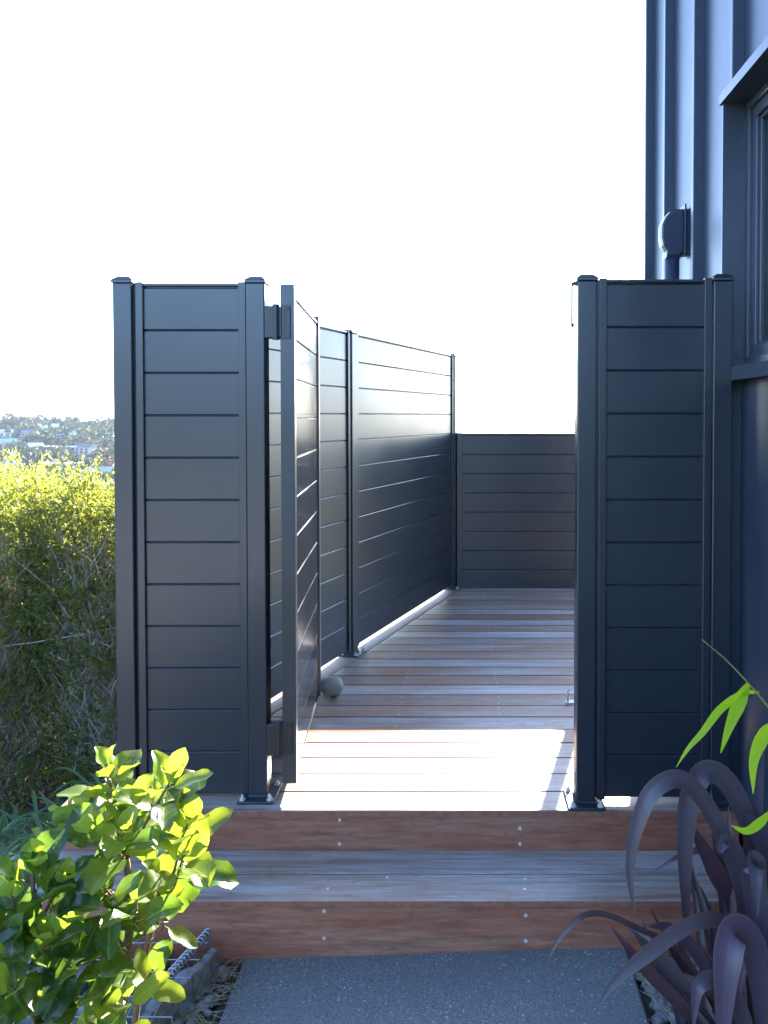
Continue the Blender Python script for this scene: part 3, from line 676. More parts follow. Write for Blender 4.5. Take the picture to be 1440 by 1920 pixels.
# purple flax against the house
flax = thing('flax_plant', 'purple-bronze flax clump with arching strap leaves in the right foreground', 'plant', (0.80, 1.95, 0.0))
FO = Vector(flax.location)
toC = Vector((0, -1, 0.45))
FB = P(1405, 2015, 1.95); FB.z = 0.0
blades = [  # control points px,py,d ; width ; colour
    ([(1415, 1990, 1.95), (1432, 1720, 1.97), (1412, 1580, 1.98), (1368, 1474, 1.98), (1322, 1447, 1.97), (1292, 1500, 1.95), (1283, 1590, 1.94), (1285, 1690, 1.93), (1289, 1785, 1.93)], 0.040, (1, 1, 1)),
    ([(1400, 1990, 1.93), (1398, 1720, 1.92), (1362, 1585, 1.90), (1315, 1496, 1.88), (1270, 1460, 1.86), (1222, 1485, 1.84), (1192, 1556, 1.83), (1181, 1635, 1.83), (1190, 1712, 1.83)], 0.030, (0.9, 0.95, 0.95)),
    ([(1425, 1990, 1.90), (1418, 1800, 1.88), (1398, 1690, 1.86), (1378, 1610, 1.85), (1360, 1576, 1.83), (1352, 1600, 1.80)], 0.036, (1, 1, 1.05)),
    ([(1445, 2000, 1.84), (1440, 1830, 1.82), (1420, 1720, 1.80), (1412, 1650, 1.79), (1412, 1617, 1.77), (1416, 1640, 1.73), (1420, 1720, 1.71)], 0.042, (1.1, 1.1, 1.15)),
    ([(1440, 1990, 1.75), (1428, 1850, 1.73), (1405, 1765, 1.70), (1376, 1744, 1.67), (1362, 1800, 1.64), (1356, 1900, 1.62), (1350, 2040, 1.61)], 0.046, (1.25, 1.05, 1.15)),
    ([(1420, 2000, 1.86), (1400, 1790, 1.83), (1352, 1728, 1.80), (1290, 1735, 1.76), (1212, 1789, 1.71), (1152, 1842, 1.68), (1124, 1884, 1.66)], 0.024, (1.2, 1.15, 1.05)),
    ([(1390, 2000, 1.95), (1290, 1800, 1.93), (1190, 1738, 1.90), (1128, 1713, 1.88), (1086, 1722, 1.85), (1040, 1773, 1.83), (1017, 1840, 1.82)], 0.010, (1.0, 0.85, 0.7)),
    ([(1412, 1990, 1.97), (1392, 1745, 1.99), (1335, 1623, 2.0), (1287, 1535, 2.01)], 0.036, (0.9, 0.6, 0.6)),
    ([(1370, 2010, 1.85), (1320, 1918, 1.83), (1250, 1815, 1.81), (1186, 1745, 1.79)], 0.034, (0.9, 0.95, 0.9)),
    ([(1360, 2010, 1.80), (1300, 1912, 1.79), (1211, 1816, 1.78), (1146, 1737, 1.77)], 0.022, (0.8, 0.55, 0.5)),
    ([(1425, 1990, 1.98), (1405, 1700, 2.0), (1413, 1540, 2.0), (1432, 1400, 2.0)], 0.034, (1, 1, 1.1)),
    ([(1410, 1900, 2.0), (1370, 1650, 2.02), (1330, 1596, 2.02), (1273, 1606, 2.0), (1219, 1640, 1.98)], 0.011, (1, 1.05, 1)),
    ([(1400, 1950, 2.02), (1332, 1722, 2.03), (1277, 1608, 2.04)], 0.016, (1, 1, 1.1)),
    ([(1460, 1990, 1.95), (1455, 1700, 1.95), (1435, 1600, 1.94), (1415, 1545, 1.93), (1400, 1525, 1.92)], 0.034, (0.8, 0.8, 0.9)),
    ([(1380, 2000, 1.9), (1345, 1860, 1.88), (1300, 1780, 1.86), (1255, 1740, 1.83), (1215, 1737, 1.80)], 0.022, (1, 1, 1.1)),
    ([(1420, 2000, 1.7), (1390, 1900, 1.68), (1350, 1840, 1.66), (1310, 1850, 1.64), (1300, 1930, 1.63)], 0.026, (0.9, 0.85, 0.9)),
    ([(1350, 2020, 1.95), (1290, 1890, 1.97), (1230, 1800, 1.99), (1205, 1725, 2.0)], 0.024, (1.0, 0.9, 0.9)),
    ([(1455, 2000, 1.8), (1448, 1880, 1.78), (1432, 1800, 1.77), (1410, 1770, 1.75), (1392, 1800, 1.73), (1385, 1880, 1.72)], 0.034, (0.9, 0.9, 1)),
]
rfl = random.Random(1)
for pts, wd, cl in blades:
    o = ribbon_obj('blade', [P(*q) for q in pts], wd * 1.4, toC, M['flax'], flax, FO, fold=0.22, twist=rfl.uniform(-0.9, 0.9)); o.color = (*cl, 1)
rf = random.Random(5)
for i in range(26):
    b0 = FB + Vector((rf.uniform(-.13, .14), rf.uniform(-.2, .18), -0.02)); az = rf.uniform(0, 6.28); Ln = rf.uniform(0.35, 0.8); lean = rf.uniform(0.15, 0.75)
    h = Vector((math.cos(az), math.sin(az) * 0.8, 0)); 
    if h.x > 0: h.x *= 0.15
    else: Ln *= 0.75
    droop = rf.uniform(0.0, 0.5)
    pts = [b0 + h * lean * Ln * t ** 1.3 + Vector((0, 0, Ln * (t - droop * t ** 3))) for t in (0, 0.3, 0.6, 0.85, 1)]
    o = ribbon_obj('blade', pts, rf.uniform(0.016, 0.036), toC + Vector((rf.uniform(-.5, .5), 0, 0)), M['flax'], flax, FO, fold=0.3); k_ = rf.uniform(0.6, 1.1); o.color = (k_, k_ * rf.uniform(.8, 1), k_ * rf.uniform(.85, 1.05), 1)

for i in range(18):
    b0 = FB + Vector((rf.uniform(-.06, .14), rf.uniform(-.25, .15), -0.02)); Ln = rf.uniform(0.35, 0.62); h = Vector((rf.uniform(-0.45, 0.05), rf.uniform(-.35, .3), 0))
    pts = [b0 + h * Ln * t ** 1.4 + Vector((0, 0, Ln * (t - rf.uniform(0, .12) * t ** 3))) for t in (0, 0.35, 0.7, 1)]
    o = ribbon_obj('blade', pts, rf.uniform(0.02, 0.034), toC + Vector((rf.uniform(-.9, .9), 0, 0)), M['flax'], flax, FO, fold=0.35, twist=rf.uniform(-.8, .8)); k_ = rf.uniform(0.55, 1.0); o.color = (k_, k_ * rf.uniform(.75, 1), k_ * rf.uniform(.8, 1.05), 1)
# bamboo sprig reaching in from the right
bam = thing('bamboo_sprig', 'bright green bamboo sprig reaching in from the right edge', 'plant', tuple(P(1560, 2300, 1.62)))
BO = Vector(bam.location)
cane = [P(1560, 2300, 1.62), P(1545, 1900, 1.62), P(1520, 1550, 1.62), P(1475, 1380, 1.61), P(1440, 1325, 1.6), P(1404, 1282, 1.59), P(1360, 1236, 1.58), P(1316, 1199, 1.57)]
cc = catmull(cane, 4)
MB().tube([p - BO for p in cc], [0.0045 - 0.0038 * (i / len(cc)) for i in range(len(cc))], 6).build('cane', M['petiole'], bam, smooth=True)
MB().tube([P(1530, 1650, 1.62) - BO, P(1490, 1560, 1.6) - BO, P(1450, 1515, 1.58) - BO], [0.003, 0.0025, 0.0015], 6).build('cane', M['petiole'], bam, smooth=True)
for pts, wd, tw in (([(1404, 1280, 1.59), (1388, 1312, 1.57), (1368, 1360, 1.56), (1351, 1412, 1.55)], 0.029, 0.0),
                ([(1423, 1298, 1.6), (1392, 1300, 1.57), (1350, 1330, 1.54), (1318, 1372, 1.53), (1290, 1404, 1.52), (1268, 1438, 1.52)], 0.017, 0.8),
                ([(1462, 1350, 1.6), (1432, 1378, 1.58), (1413, 1425, 1.56), (1412, 1488, 1.55)], 0.030, 0.3),
                ([(1450, 1515, 1.58), (1425, 1542, 1.57), (1398, 1558, 1.56), (1371, 1548, 1.55)], 0.020, 0.5),
                ([(1490, 1560, 1.6), (1470, 1600, 1.6), (1455, 1660, 1.59)], 0.022, 0.2)):
    ribbon_obj('leaf', [P(*q) for q in pts], wd, Vector((0.1, -1, 0.25)), M['bamboo'], bam, BO, fold=0.14, tip=0.55, base=0.25, twist=tw)

# strap-leaved clump beyond the steps on the left
ag = thing('strap_leaf_clump', 'dark green strap-leaved clump at the foot of the hedge', 'plant', (-2.0, 3.55, ground_z(-2.0, 3.55)))
AO = Vector(ag.location); ra = random.Random(3)
for i in range(290):
    bx_ = P(ra.uniform(-60, 165), 1600, 3.45).x; by_ = ra.uniform(3.05, 3.9); b0 = Vector((bx_, by_, ground_z(bx_, by_) - 0.02))
    az = ra.uniform(0, 6.28); Ln = ra.uniform(0.30, 0.52); h = Vector((math.cos(az), math.sin(az), 0)); lean = ra.uniform(0.3, 0.9); dr = ra.uniform(0.55, 1.15)
    pts = [b0 + h * lean * Ln * t + Vector((0, 0, Ln * (t * 1.1 - dr * t * t))) for t in (0, 0.35, 0.7, 1)]
    ribbon_obj('leaf', pts, ra.uniform(0.010, 0.018), Vector((0, -0.3, 1)), M['agap'], ag, AO, fold=0.2, tip=0.3, per=4)

# ------------------------------------------------------------------ hedge bushes beyond the fence
def quads_mesh(name, C, Dv, U, Ls, Ws, mat):
    """many small leaf rhombs: C base, Dv direction, U side"""
    n = len(C); Ls = Ls[:, None]; Ws = Ws[:, None]
    nrm = np.cross(U, Dv)
    v = np.empty((n, 4, 3)); v[:, 0] = C; v[:, 1] = C + Dv * Ls * 0.55 + U * Ws * 0.5 + nrm * Ws * 0.15; v[:, 2] = C + Dv * Ls; v[:, 3] = C + Dv * Ls * 0.55 - U * Ws * 0.5 + nrm * Ws * 0.15
    me = bpy.data.meshes.new(name); me.vertices.add(n * 4); me.vertices.foreach_set('co', v.reshape(-1))
    me.loops.add(n * 4); me.loops.foreach_set('vertex_index', np.arange(n * 4, dtype=np.int32))
    me.polygons.add(n); me.polygons.foreach_set('loop_start', np.arange(0, n * 4, 4, dtype=np.int32)); me.polygons.foreach_set('loop_total', np.full(n, 4, np.int32))
    me.update(calc_edges=True); me.validate(); me.materials.append(mat); return me
def unit(a): return a / np.maximum(np.linalg.norm(a, axis=-1, keepdims=True), 1e-9)
def bush(name, label, x0, x1, y0, y1, ztop, seed, nshoot, low=0.3):
    g_ = np.random.default_rng(seed); cx_, cy_ = (x0 + x1) / 2, (y0 + y1) / 2; zb = ground_z(cx_, cy_)
    t = thing(name, label, 'hedge', (cx_, cy_, zb), 0, 'hedge bushes beyond the fence')
    O = np.array([cx_, cy_, zb]); H = ztop - zb
    # shoots: height fraction biased to the top, hugging the outer shell lower down
    u = g_.random(nshoot); hf = 1 - 0.62 * u ** 1.5
    lowk = int(nshoot * low); hf[:lowk] = g_.uniform(0.0, 0.5, lowk)
    ang = g_.uniform(0, 2 * np.pi, nshoot); rr = np.sqrt(g_.uniform(0.15, 1.0, nshoot))
    top = np.array([0.24 * noise.noise((a * 1.3, b * 2.1, seed)) for a, b in zip(np.cos(ang) * rr * 3, np.sin(ang) * rr * 3)])
    ex = (x1 - x0) / 2 * (1.08 - 0.25 * np.abs(hf - 0.6)); ey = (y1 - y0) / 2 * (1.08 - 0.2 * np.abs(hf - 0.6))
    B = np.stack([np.cos(ang) * rr * ex, np.sin(ang) * rr * ey, hf * (H + top) - 0.10 * rr ** 4 * H * (hf > 0.7) - 0.05], 1)
    D = unit(np.stack([np.cos(ang) * 0.5 * rr, np.sin(ang) * 0.5 * rr, 0.55 + 0.6 * hf], 1) + g_.normal(0, 0.28, (nshoot, 3)))
    SLn = g_.uniform(0.07, 0.17, nshoot) * (0.7 + 0.6 * (hf > 0.85))
    # leaves
    K = 15; idx = np.repeat(np.arange(nshoot), K); f = np.tile(np.linspace(0.05, 1, K), nshoot)
    base = B[idx] + D[idx] * (SLn[idx] * f)[:, None]
    side = unit(np.cross(D[idx], g_.normal(0, 1, (len(idx), 3)))); dv = unit(side * 0.9 + D[idx] * (0.35 + 0.7 * f[:, None]))
    us = unit(np.cross(dv, g_.normal(0, 1, (len(idx), 3))))
    ls = g_.uniform(0.020, 0.036, len(idx)) * (1.05 - 0.3 * f); keep = g_.random(len(idx)) < np.where(hf[idx] > 0.5, 0.95, 0.75)
    link('crown', quads_mesh('crown', base[keep], dv[keep], us[keep], ls[keep], ls[keep] * 0.52, M['hedge_leaf']), t)
    # stems and twigs
    mb = MB(); r_ = random.Random(seed)
    for i in range(9):
        p = Vector((r_.uniform(-.2, .2), r_.uniform(-.12, .12), -0.05)); q = Vector((r_.uniform(x0 - cx_, x1 - cx_) * .8, r_.uniform(-.4, .4), H * r_.uniform(.6, .85)))
        mb.tube([p, p.lerp(q, .3) + Vector((r_.uniform(-.06, .06), 0, .05)), p.lerp(q, .65) + Vector((r_.uniform(-.08, .08), r_.uniform(-.05, .05), 0)), q], [0.026, 0.02, 0.013, 0.006], 6)
    mb.build('trunk', M['twig'], t, smooth=True)
    tw = MB()
    for i in range(5200):
        hz = r_.uniform(0.0, 0.85); a = r_.uniform(0, 6.28); rr_ = math.sqrt(r_.uniform(0.05, 1))
        p = Vector((math.cos(a) * rr_ * (x1 - x0) / 2 * (0.75 + 0.25 * hz), math.sin(a) * rr_ * (y1 - y0) / 2 * (0.75 + 0.25 * hz), hz * H * 0.95)); q = p + Vector((r_.gauss(0, .10), r_.gauss(0, .10), r_.uniform(.05, .34)))
        c1 = p.lerp(q, 0.5) + Vector((r_.gauss(0, .03), r_.gauss(0, .03), 0)); rad = r_.uniform(0.0015, 0.004)
        tw.tube([p, c1, q], [rad, rad * .8, rad * .5], 3, False)
    o = tw.build('twigs', M['twig'], t); o['kind'] = 'stuff'
    # bare shoot stems in the crown
    return t
hz1 = P(0, 925, 4.75).z
bush('hedge_bush', 'sunlit yellow-green hedge bush nearest the left edge of the picture', -3.75, -2.45, 4.25, 5.35, P(60, 905, 4.7).z, 21, 5200)
bush('hedge_bush', 'leafy hedge bush directly behind the leftmost fence post', -2.62, -1.35, 4.30, 5.35, P(150, 925, 4.7).z, 22, 5200)
bush('hedge_bush', 'shaded hedge bush filling in behind the two front ones', -4.2, -1.5, 5.5, 6.9, P(110, 960, 6.2).z, 23, 9500, 0.65)
# thin wire strung through the hedge
wa, wb = P(-120, 1225, 4.46), P(330, 1152, 4.46)
wire = thing('garden_wire', 'thin pale wire strung across the hedge behind the left post', 'wire', tuple(wa))
mb = MB().tube([(0, 0, 0)] + [(wb - wa) * t + Vector((0, 0, -0.03 * math.sin(math.pi * t))) for t in (0.2, 0.4, 0.6, 0.8, 1)], 0.0022, 6); mb.build('strand', M['steel'], wire, smooth=True)
for q in (Vector((0, 0, 0)), wb - wa):
    MB().tube([(q.x, q.y + 0.012, q.z + 0.15), (q.x, q.y + 0.012, q.z - 1.4)], 0.012, 6).build('stake', M['twig'], wire)

# ------------------------------------------------------------------ gabion, plank, pebbles, straw
rg = random.Random(9)
def rock_mesh(seed, sx, sy, sz):
    bm = bmesh.new(); bmesh.ops.create_icosphere(bm, subdivisions=2, radius=1)
    for v_ in bm.verts:
        n_ = noise.noise(v_.co * 0.9 + Vector((seed * 3.1, 1.7, seed))) * 0.35 + noise.noise(v_.co * 2.2 + Vector((seed, 9, 2))) * 0.10
        v_.co = Vector((v_.co.x * sx, v_.co.y * sy, v_.co.z * sz)) * (1 + n_)
    me = bpy.data.meshes.new('rock'); bm.to_mesh(me); bm.free(); me.materials.append(M['rock']); me.polygons.foreach_set('use_smooth', [True] * len(me.polygons)); return me
RK = [rock_mesh(i, 1, rg.uniform(.7, .95), rg.uniform(.55, .8)) for i in range(7)]
GX0, GX1, GY0, GY1, GZ0, GZ1 = -1.75, -0.80, 1.72, 2.40, -0.15, 0.075
gab = thing('gabion_basket', 'wire gabion basket of grey rocks behind the broad-leaved shrub', 'gabion', (GX0, GY0, GZ0))
wires = MB(); stp = 0.075
for z_ in (GZ0, GZ1):
    x_ = GX0
    while x_ <= GX1 + .001: wires.tube([(x_ - GX0, 0, z_ - GZ0), (x_ - GX0, GY1 - GY0, z_ - GZ0)], 0.0022, 5); x_ += stp
    y_ = GY0
    while y_ <= GY1 + .001: wires.tube([(0, y_ - GY0, z_ - GZ0), (GX1 - GX0, y_ - GY0, z_ - GZ0)], 0.0022, 5); y_ += stp
x_ = GX0
while x_ <= GX1 + .001: wires.tube([(x_ - GX0, 0, 0), (x_ - GX0, 0, GZ1 - GZ0)], 0.0022, 5); x_ += stp
y_ = GY0
while y_ <= GY1 + .001: wires.tube([(GX1 - GX0, y_ - GY0, 0), (GX1 - GX0, y_ - GY0, GZ1 - GZ0)], 0.0022, 5); y_ += stp
wires.build('wire_mesh', M['wire'], gab)
def spiral(p0, p1, rad, turns):
    d = (p1 - p0); a = d.orthogonal().normalized(); b = d.normalized().cross(a); n = turns * 10
    return [p0 + d * (i / n) + (a * math.cos(i * 2 * math.pi / 10) + b * math.sin(i * 2 * math.pi / 10)) * rad for i in range(n + 1)]
o = Vector((GX0, GY0, GZ0))
MB().tube(spiral(P(318, 1828, 2.16) - o, P(391, 1748, 2.36) - o, 0.0115, 13), 0.0032, 5).tube([P(312, 1834, 2.15) - o, P(393, 1745, 2.37) - o], 0.004, 5).build('spiral_binder', M['wire'], gab, smooth=True)
for ix in range(8):
    for iy in range(6):
        for iz in range(2):
            rk = link('rock', rg.choice(RK), gab); s = rg.uniform(0.058, 0.076)
            rk.location = (0.06 + ix * 0.118 + rg.uniform(-.02, .02), 0.06 + iy * 0.112 + rg.uniform(-.02, .02), 0.05 + iz * 0.085 + rg.uniform(-.012, .012)); rk.scale = (s, s, s); rk.rotation_euler = (rg.uniform(0, 6), rg.uniform(0, 6), rg.uniform(0, 6))
            q_ = rg.uniform(0.7, 1.2); rk.color = (q_, q_, q_ * 1.02, 1)
# weathered edging plank
pk = [P(404, 1793, 2.385), P(370, 1835, 2.30), P(330, 1873, 2.22), P(288, 1915, 2.14), P(255, 1960, 2.06)]
pl = MB(); vs = []; rp = random.Random(2)
for i, p in enumerate(catmull(pk, 5)):
    t = 0.012; hgt = 0.075 + 0.012 * noise.noise((i * 0.5, 3, 1))
    vs += [(p.x - t, p.y, -0.06), (p.x + t, p.y, -0.06), (p.x + t, p.y, -0.06 + hgt + 0.05), (p.x - t, p.y, -0.06 + hgt + 0.055)]
nn = len(vs) // 4
pl.add(vs, [(i * 4 + k, i * 4 + (k + 1) % 4, (i + 1) * 4 + (k + 1) % 4, (i + 1) * 4 + k) for i in range(nn - 1) for k in range(4)] + [(3, 2, 1, 0), tuple((nn - 1) * 4 + k for k in range(4))])
o = pl.build('edging_plank', M['oldwood']); tag(o, 'warped grey timber edging plank beside the gabion', 'plank'); o.color = (0.8, 1.0, 0.7, 1)
bv = o.modifiers.new('edge', 'BEVEL'); bv.width = 0.003
# soil strips and pebbles beside the path
def strip(name, x0, x1, y0, y1, z, seed):
    mb = MB(); nx, ny = 24, 60; vs = []
    for j in range(ny + 1):
        for i in range(nx + 1):
            x = x0 + (x1 - x0) * i / nx; y = y0 + (y1 - y0) * j / ny
            vs.append((x, y, z + 0.018 * noise.noise((x * 9, y * 9, seed)) + 0.008 * noise.noise((x * 30, y * 30, seed))))
    mb.add(vs, [(j * (nx + 1) + i, j * (nx + 1) + i + 1, (j + 1) * (nx + 1) + i + 1, (j + 1) * (nx + 1) + i) for j in range(ny) for i in range(nx)])
    o = mb.build(name, M['soil'], smooth=True); tag(o, kind='structure'); return o
strip('soil_bed', -1.8, -0.705, 0.9, 2.44, -0.028, 1)
strip('planting_bed', 0.54, 1.0, 0.9, 2.44, -0.012, 2)
def pebbles(name, label, n, fx, seed, smin=0.012, smax=0.030):
    r_ = random.Random(seed); mb = MB()
    for i in range(n):
        x, y, z = fx(r_); s = r_.uniform(smin, smax); bm = RK[r_.randrange(7)]; rot = Matrix.Rotation(r_.uniform(0, 6), 3, 'Z') @ Matrix.Rotation(r_.uniform(-.5, .5), 3, 'X')
        mb.add([rot @ (v_.co * s) + Vector((x, y, z)) for v_ in bm.vertices], [tuple(p_.vertices) for p_ in bm.polygons])
    o = mb.build(name, M['rock'], smooth=True); o.color = (0.75, 0.77, 0.8, 1); tag(o, label, 'gravel', None, 'stuff'); return o
pebbles('gravel', 'loose dark gravel under the purple flax', 900, lambda r_: (r_.uniform(0.55, 0.97), r_.uniform(1.5, 2.43), 0.0), 4, 0.008, 0.022)
pebbles('pebbles', 'scattered pebbles between the plank and concrete path', 90, lambda r_: (r_.uniform(-0.86, -0.715), r_.uniform(1.7, 2.42), -0.018), 6, 0.006, 0.022)
def straw(name, label, n, fx, seed, mat, ln=(0.04, 0.13)):
    r_ = random.Random(seed); mb = MB()
    for i in range(n):
        x, y, z = fx(r_); a = r_.uniform(0, 6.28); L_ = r_.uniform(*ln); d = Vector((math.cos(a), math.sin(a), r_.uniform(-.03, .10))); p = Vector((x, y, z)); c = d.cross(Vector((0, 0, 1))) * r_.uniform(-.3, .3)
        mb.tube([p, p + d * L_ * .5 + c * L_ + Vector((0, 0, .004)), p + d * L_], [0.0011, 0.0011, 0.0005], 3, False)
    o = mb.build(name, mat); tag(o, label, 'dry grass', None, 'stuff'); return o
straw('dry_grass', 'dry straw-coloured grass litter beside the concrete path', 420, lambda r_: (min(-0.70, r_.gauss(-0.79, 0.035)), r_.uniform(1.75, 2.42), -0.012), 8, M['straw'])
straw('dry_leaf_litter', 'dry brown leaf litter under the flax', 240, lambda r_: (r_.uniform(0.53, 0.95), r_.uniform(1.6, 2.4), 0.012), 12, M['straw'], (0.05, 0.2))
# small things lying on the lower tread
lf = link('fallen_leaf', leaf_mesh('fallen_leaf', M['straw'], W=0.5, seed=50), None); 
q = P(623, 1617, 2.6); s_ = (TREAD - CAMZ) / (q.z - CAMZ); lf.location = (q.x * s_, q.y * s_, TREAD + 0.004); lf.scale = (0.022, 0.022, 0.022); lf.rotation_euler = (0.15, 0.1, 1.9)
tag(lf, 'tiny pale fallen leaf lying on the lower step tread', 'leaf')

# ------------------------------------------------------------------ far hillside: houses and trees
def tmat(name, tw=0.25):
    m = Mat(name); oi = m.n('ObjectInfo'); f = m.noise(m.coords((1, 1, 1), True), 0.9, 3)
    c = m.mix(m.rng(f, 0.4, 1.0, 0.35, 0.65), (0, 0, 0), oi.outputs['Color']); m.set(base_color=c, roughness=0.7)
    tr = m.n('BsdfTranslucent'); m.l(m.mix(1.0, c, (1.6, 1.5, 0.7), 'MULTIPLY'), tr.inputs[0]); mx = m.n('MixShader'); mx.inputs[0].default_value = tw
    m.l(m.b.outputs[0], mx.inputs[1]); m.l(tr.outputs[0], mx.inputs[2]); m.l(mx.outputs[0], m.out.inputs[0]); return m.m
M['far_leaf'] = tmat('far_tree_foliage'); 
def colmat(name, rough):
    m = Mat(name); oi = m.n('ObjectInfo'); m.set(base_color=oi.outputs['Color'], roughness=rough); return m.m
M['far_wall'] = colmat('far_painted_wall', 0.7); M['far_roof'] = colmat('far_roofing', 0.85)
def crown_mesh(seed, tall):
    g_ = np.random.default_rng(seed); n = 520; lob = g_.normal(0, 1, (7, 3)) * np.array([0.42, 0.42, 0.22 * tall]) + np.array([0, 0, 0.62 * tall]); lr = g_.uniform(0.30, 0.52, 7)
    k = g_.integers(0, 7, n); dirs = unit(g_.normal(0, 1, (n, 3))); C = lob[k] + dirs * (lr[k] * g_.uniform(0.75, 1.05, n))[:, None]
    D = unit(dirs + g_.normal(0, .6, (n, 3))); U = unit(np.cross(D, g_.normal(0, 1, (n, 3)))); s = g_.uniform(0.12, 0.26, n)
    return quads_mesh('crown', C - D * (s / 2)[:, None], D, U, s, s * 0.9, M['far_leaf'])
CR = [crown_mesh(40 + i, (0.8, 1.0, 1.25, 0.7)[i]) for i in range(4)]
TK = MB().tube([(0, 0, -0.25), (0.02, 0, 0.25), (0, 0.02, 0.6)], [0.06, 0.045, 0.02], 6).mesh('trunk', M['twig'])
tcol = [((0.030, 0.045, 0.016), 'dark green tree on the far hillside'), ((0.060, 0.070, 0.022), 'olive green tree on the far hillside'), ((0.12, 0.058, 0.026), 'russet autumn tree on the far hillside'), ((0.09, 0.082, 0.026), 'yellowish tree on the far hillside')]
rt = random.Random(17)
def far_xy(px, d): return (px - CX) / F * d, d
placed = []
def far_tree(px, d, s, kind):
    x, y = far_xy(px, d); z = ground_z(x, y); cl, lab = tcol[kind]
    band = 'along the far hilltop' if d > 690 else 'high on the far hillside' if d > 590 else 'halfway up the far hillside' if d > 480 else 'low on the far hillside'
    side = 'near the picture edge' if px < 70 else 'in the middle of the view' if px < 145 else 'close to the fence post'
    lab = lab.replace(' on the far hillside', '') + ' ' + band + ', ' + side
    t = thing('hillside_tree', lab, 'tree', (x, y, z), rt.uniform(0, 6.28), 'trees on the far hillside'); t.scale = (s, s, s * rt.uniform(0.8, 1.15))
    link('trunk', TK, t); c = link('crown', rt.choice(CR), t); k = rt.uniform(0.75, 1.25); c.color = (cl[0] * k, cl[1] * k, cl[2] * k, 1)
def far_house(px, d, wd, dp, ht, wallc, roofc, rz, label, flat=False):
    x, y = far_xy(px, d); z = ground_z(x, y)
    t = thing('hillside_house', label, 'house', (x, y, z), rz, 'houses on the far hillside')
    b = MB().box(-wd / 2, wd / 2, -dp / 2, dp / 2, -4, ht).build('wall', M['far_wall'], t); b.color = (*wallc, 1)
    if flat: r_ = MB().box(-wd / 2 - .4, wd / 2 + .4, -dp / 2 - .4, dp / 2 + .4, ht + .01, ht + .35)
    else: r_ = MB().prism([(-dp / 2 - .5, ht + .01), (dp / 2 + .5, ht + .01), (0, ht + dp * 0.28)], 'x', -wd / 2 - .5, wd / 2 + .5)
    r_ = r_.build('roof', M['far_roof'], t); r_.color = (*roofc, 1)
    nw = max(2, int(wd / 3.6)); wm = MB().box(-0.9, 0.9, -0.03, 0.03, -0.7, 0.7).mesh('window', M['pane'])
    for i in range(nw):
        for zz in ([1.6] if ht < 4 else [1.6, ht - 1.5]):
            link('window', wm, t, (-wd / 2 + wd * (i + .5) / nw, -dp / 2 - 0.03, zz))
WH, CRM, GRY, TAN, PNK = (0.62, 0.62, 0.60), (0.55, 0.50, 0.40), (0.30, 0.31, 0.33), (0.42, 0.35, 0.27), (0.45, 0.33, 0.30)
DG, LG, RD, BL = (0.10, 0.105, 0.115), (0.45, 0.46, 0.48), (0.28, 0.12, 0.08), (0.16, 0.2, 0.27)
H_ = [(8, 660, 14, 9, 4, WH, LG, 0.1, 'white house with pale roof near the hilltop, far left', False), (85, 700, 34, 12, 4.5, CRM, (0.7, 0.66, 0.55), -0.05, 'long cream building just below the hilltop', False), (60, 640, 16, 9, 5, GRY, BL, 0.3, 'blue-grey house below the long cream building', False),
      (115, 720, 12, 9, 4, WH, RD, 0.5, 'white house with red roof beside the long cream building', False), (138, 690, 13, 9, 4, WH, LG, -0.2, 'small white house right of the red-roofed one', False), (18, 590, 18, 10, 4, GRY, (0.3, 0.38, 0.5), 0.15, 'low house with broad blue roof on the left', False),
      (45, 540, 15, 9, 4, WH, LG, -0.3, 'white house with light roof at mid hillside', False), (64, 560, 10, 8, 4, WH, (0.7, 0.7, 0.68), 0.3, 'small white cottage at mid hillside', False), (38, 500, 11, 8, 4, TAN, (0.6, 0.58, 0.54), 0.2, 'tan house with pale roof at mid hillside', False),
      (4, 500, 17, 10, 7, WH, BL, 0.05, 'two-storey white house at the left edge of the hillside', True), (113, 560, 26, 10, 4.5, GRY, LG, 0.02, 'long grey terrace with a row of windows', True), (160, 560, 12, 9, 5, PNK, DG, -0.2, 'pinkish house among dark trees', False),
      (108, 440, 20, 10, 6, TAN, (0.36, 0.33, 0.34), 0.1, 'broad brown house low on the hillside', True), (140, 450, 14, 9, 4, WH, LG, -0.2, 'white house right of the broad brown house', False), (150, 410, 10, 8, 6, WH, DG, 0.0, 'white two-storey house low on the hillside', True),
      (175, 420, 20, 10, 4, TAN, TAN, 0.25, 'tan house with tan roof low on the right', False), (30, 450, 13, 9, 4, GRY, BL, 0.2, 'house with blue roof above the hedge', False), (62, 400, 16, 9, 4, WH, LG, 0.0, 'pale house half hidden by the hedge', True), (185, 385, 16, 9, 5, WH, LG, 0.3, 'white house beside the fence post', True),
      (199, 640, 12, 8, 4, WH, LG, 0.2, 'white house on the right shoulder of the hill', False), (130, 640, 16, 9, 4, GRY, LG, 0.05, 'grey house under the hilltop trees', False), (92, 385, 14, 9, 4, WH, (0.6, 0.6, 0.6), 0.2, 'pale roofed house just above the hedge tips', True)]
for h in H_: far_house(*h)
rows = [(740, 21, 1.0), (700, 20, 1.0), (660, 19, 0.9), (610, 20, 1.0), (560, 19, 0.95), (520, 18, 0.9), (480, 18, 0.9), (445, 17, 0.85), (410, 16, 0.8), (380, 14, 0.8)]
hx = [(h[0], h[1], h[2]) for h in H_]
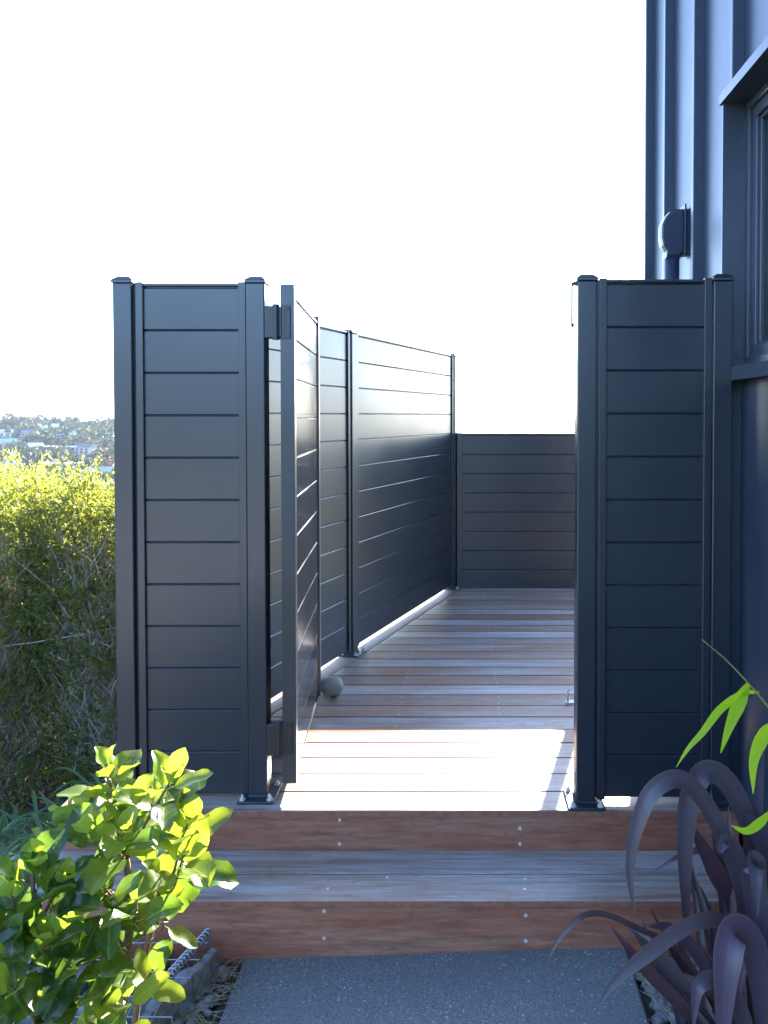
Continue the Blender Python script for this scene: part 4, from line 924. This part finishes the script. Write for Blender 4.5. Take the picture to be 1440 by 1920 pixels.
for d, n_, sc_ in rows:
    for i in range(n_):
        px = -12 + 228 * (i + rt.uniform(0.1, 0.9)) / n_; dd = d + rt.uniform(-18, 18)
        if any(abs(px - a) < (w_ / 2 + 2.5) * F / b and -70 < b - dd < 1 + 22 for a, b, w_ in hx if dd < b + 5) and rt.random() < 0.85: continue
        kind = rt.choices([0, 1, 2, 3], [0.42, 0.33, 0.13, 0.12])[0]
        far_tree(px, dd, rt.uniform(4.2, 8.5) * sc_, kind)
for px, d, s, k in ((22, 752, 12, 2), (25, 770, 13, 0), (58, 755, 11, 2), (78, 765, 12, 0), (95, 760, 9, 0), (104, 758, 8, 0), (70, 750, 9, 2), (125, 745, 8, 2), (205, 700, 11, 0), (208, 660, 9, 2), (3, 745, 9, 2), (40, 765, 9, 1)): far_tree(px, d, s, k)
# the woods and suburbs that read as one mass beyond the hill and outside the frame
g_ = np.random.default_rng(77); C, D, U, S = [], [], [], []
def mass(n, pxr, dr, size):
    for _ in range(n):
        d = g_.uniform(*dr); px = g_.uniform(*pxr); x, y = far_xy(px, d); z = ground_z(x, y); s = g_.uniform(*size)
        k = 26; dirs = unit(g_.normal(0, 1, (k, 3))); dirs[:, 2] = np.abs(dirs[:, 2]); c = np.array([x, y, z + s * 0.15]) + dirs * s * np.array([0.55, 0.55, 0.75]); dv = unit(dirs + g_.normal(0, .6, (k, 3)))
        C.append(c); D.append(dv); U.append(unit(np.cross(dv, g_.normal(0, 1, (k, 3))))); S.append(g_.uniform(0.35, 0.6, k) * s)
mass(700, (-500, 1500), (1500, 3400), (9, 16)); mass(260, (-500, 420), (330, 760), (6, 11))
C, D, U, S = np.concatenate(C), np.concatenate(D), np.concatenate(U), np.concatenate(S)
o = link('far_woodland', quads_mesh('far_woodland', C, D, U, S, S * 0.9, M['far_leaf'])); o.color = (0.042, 0.055, 0.022, 1); tag(o, 'hazy woodland covering the distant ridges', 'woodland', None, 'stuff')
g2_ = random.Random(31)
for i in range(26):
    d = g2_.uniform(1700, 2900); px = g2_.uniform(0, 215); x, y = far_xy(px, d); z = ground_z(x, y)
    t = thing('distant_building', 'tiny pale building on the hazy distant ridge, ' + ('toward the left edge' if px < 70 else 'mid view' if px < 145 else 'beside the fence post'), 'building', (x, y, z), g2_.uniform(-.4, .4), 'buildings on the hazy ridge'); w_, d_, h_ = g2_.uniform(14, 40), g2_.uniform(9, 14), g2_.uniform(4, 9)
    b = MB().box(-w_ / 2, w_ / 2, -d_ / 2, d_ / 2, -4, h_).build('wall', M['far_wall'], t); b.color = (*g2_.choice([WH, CRM, GRY]), 1)
    b = MB().prism([(-d_ / 2 - .5, h_ + .01), (d_ / 2 + .5, h_ + .01), (0, h_ + d_ * .25)], 'x', -w_ / 2 - .5, w_ / 2 + .5).build('roof', M['far_roof'], t); b.color = (*g2_.choice([LG, RD, DG]), 1)

# ------------------------------------------------------------------ haze
m = bpy.data.materials.new('haze_air'); m.use_nodes = True; t = m.node_tree; t.nodes.remove(t.nodes['Principled BSDF'])
pv = t.nodes.new('ShaderNodeVolumePrincipled'); pv.inputs['Color'].default_value = (0.62, 0.78, 1.0, 1); pv.inputs['Density'].default_value = 0.00009; pv.inputs['Anisotropy'].default_value = 0.3
t.links.new(pv.outputs[0], t.nodes['Material Output'].inputs['Volume'])
o = MB().box(-24000, 24000, -24000, 24000, -140, 9.0).build('haze', m); tag(o, 'pale blue haze over the valley', 'haze', None, 'stuff')
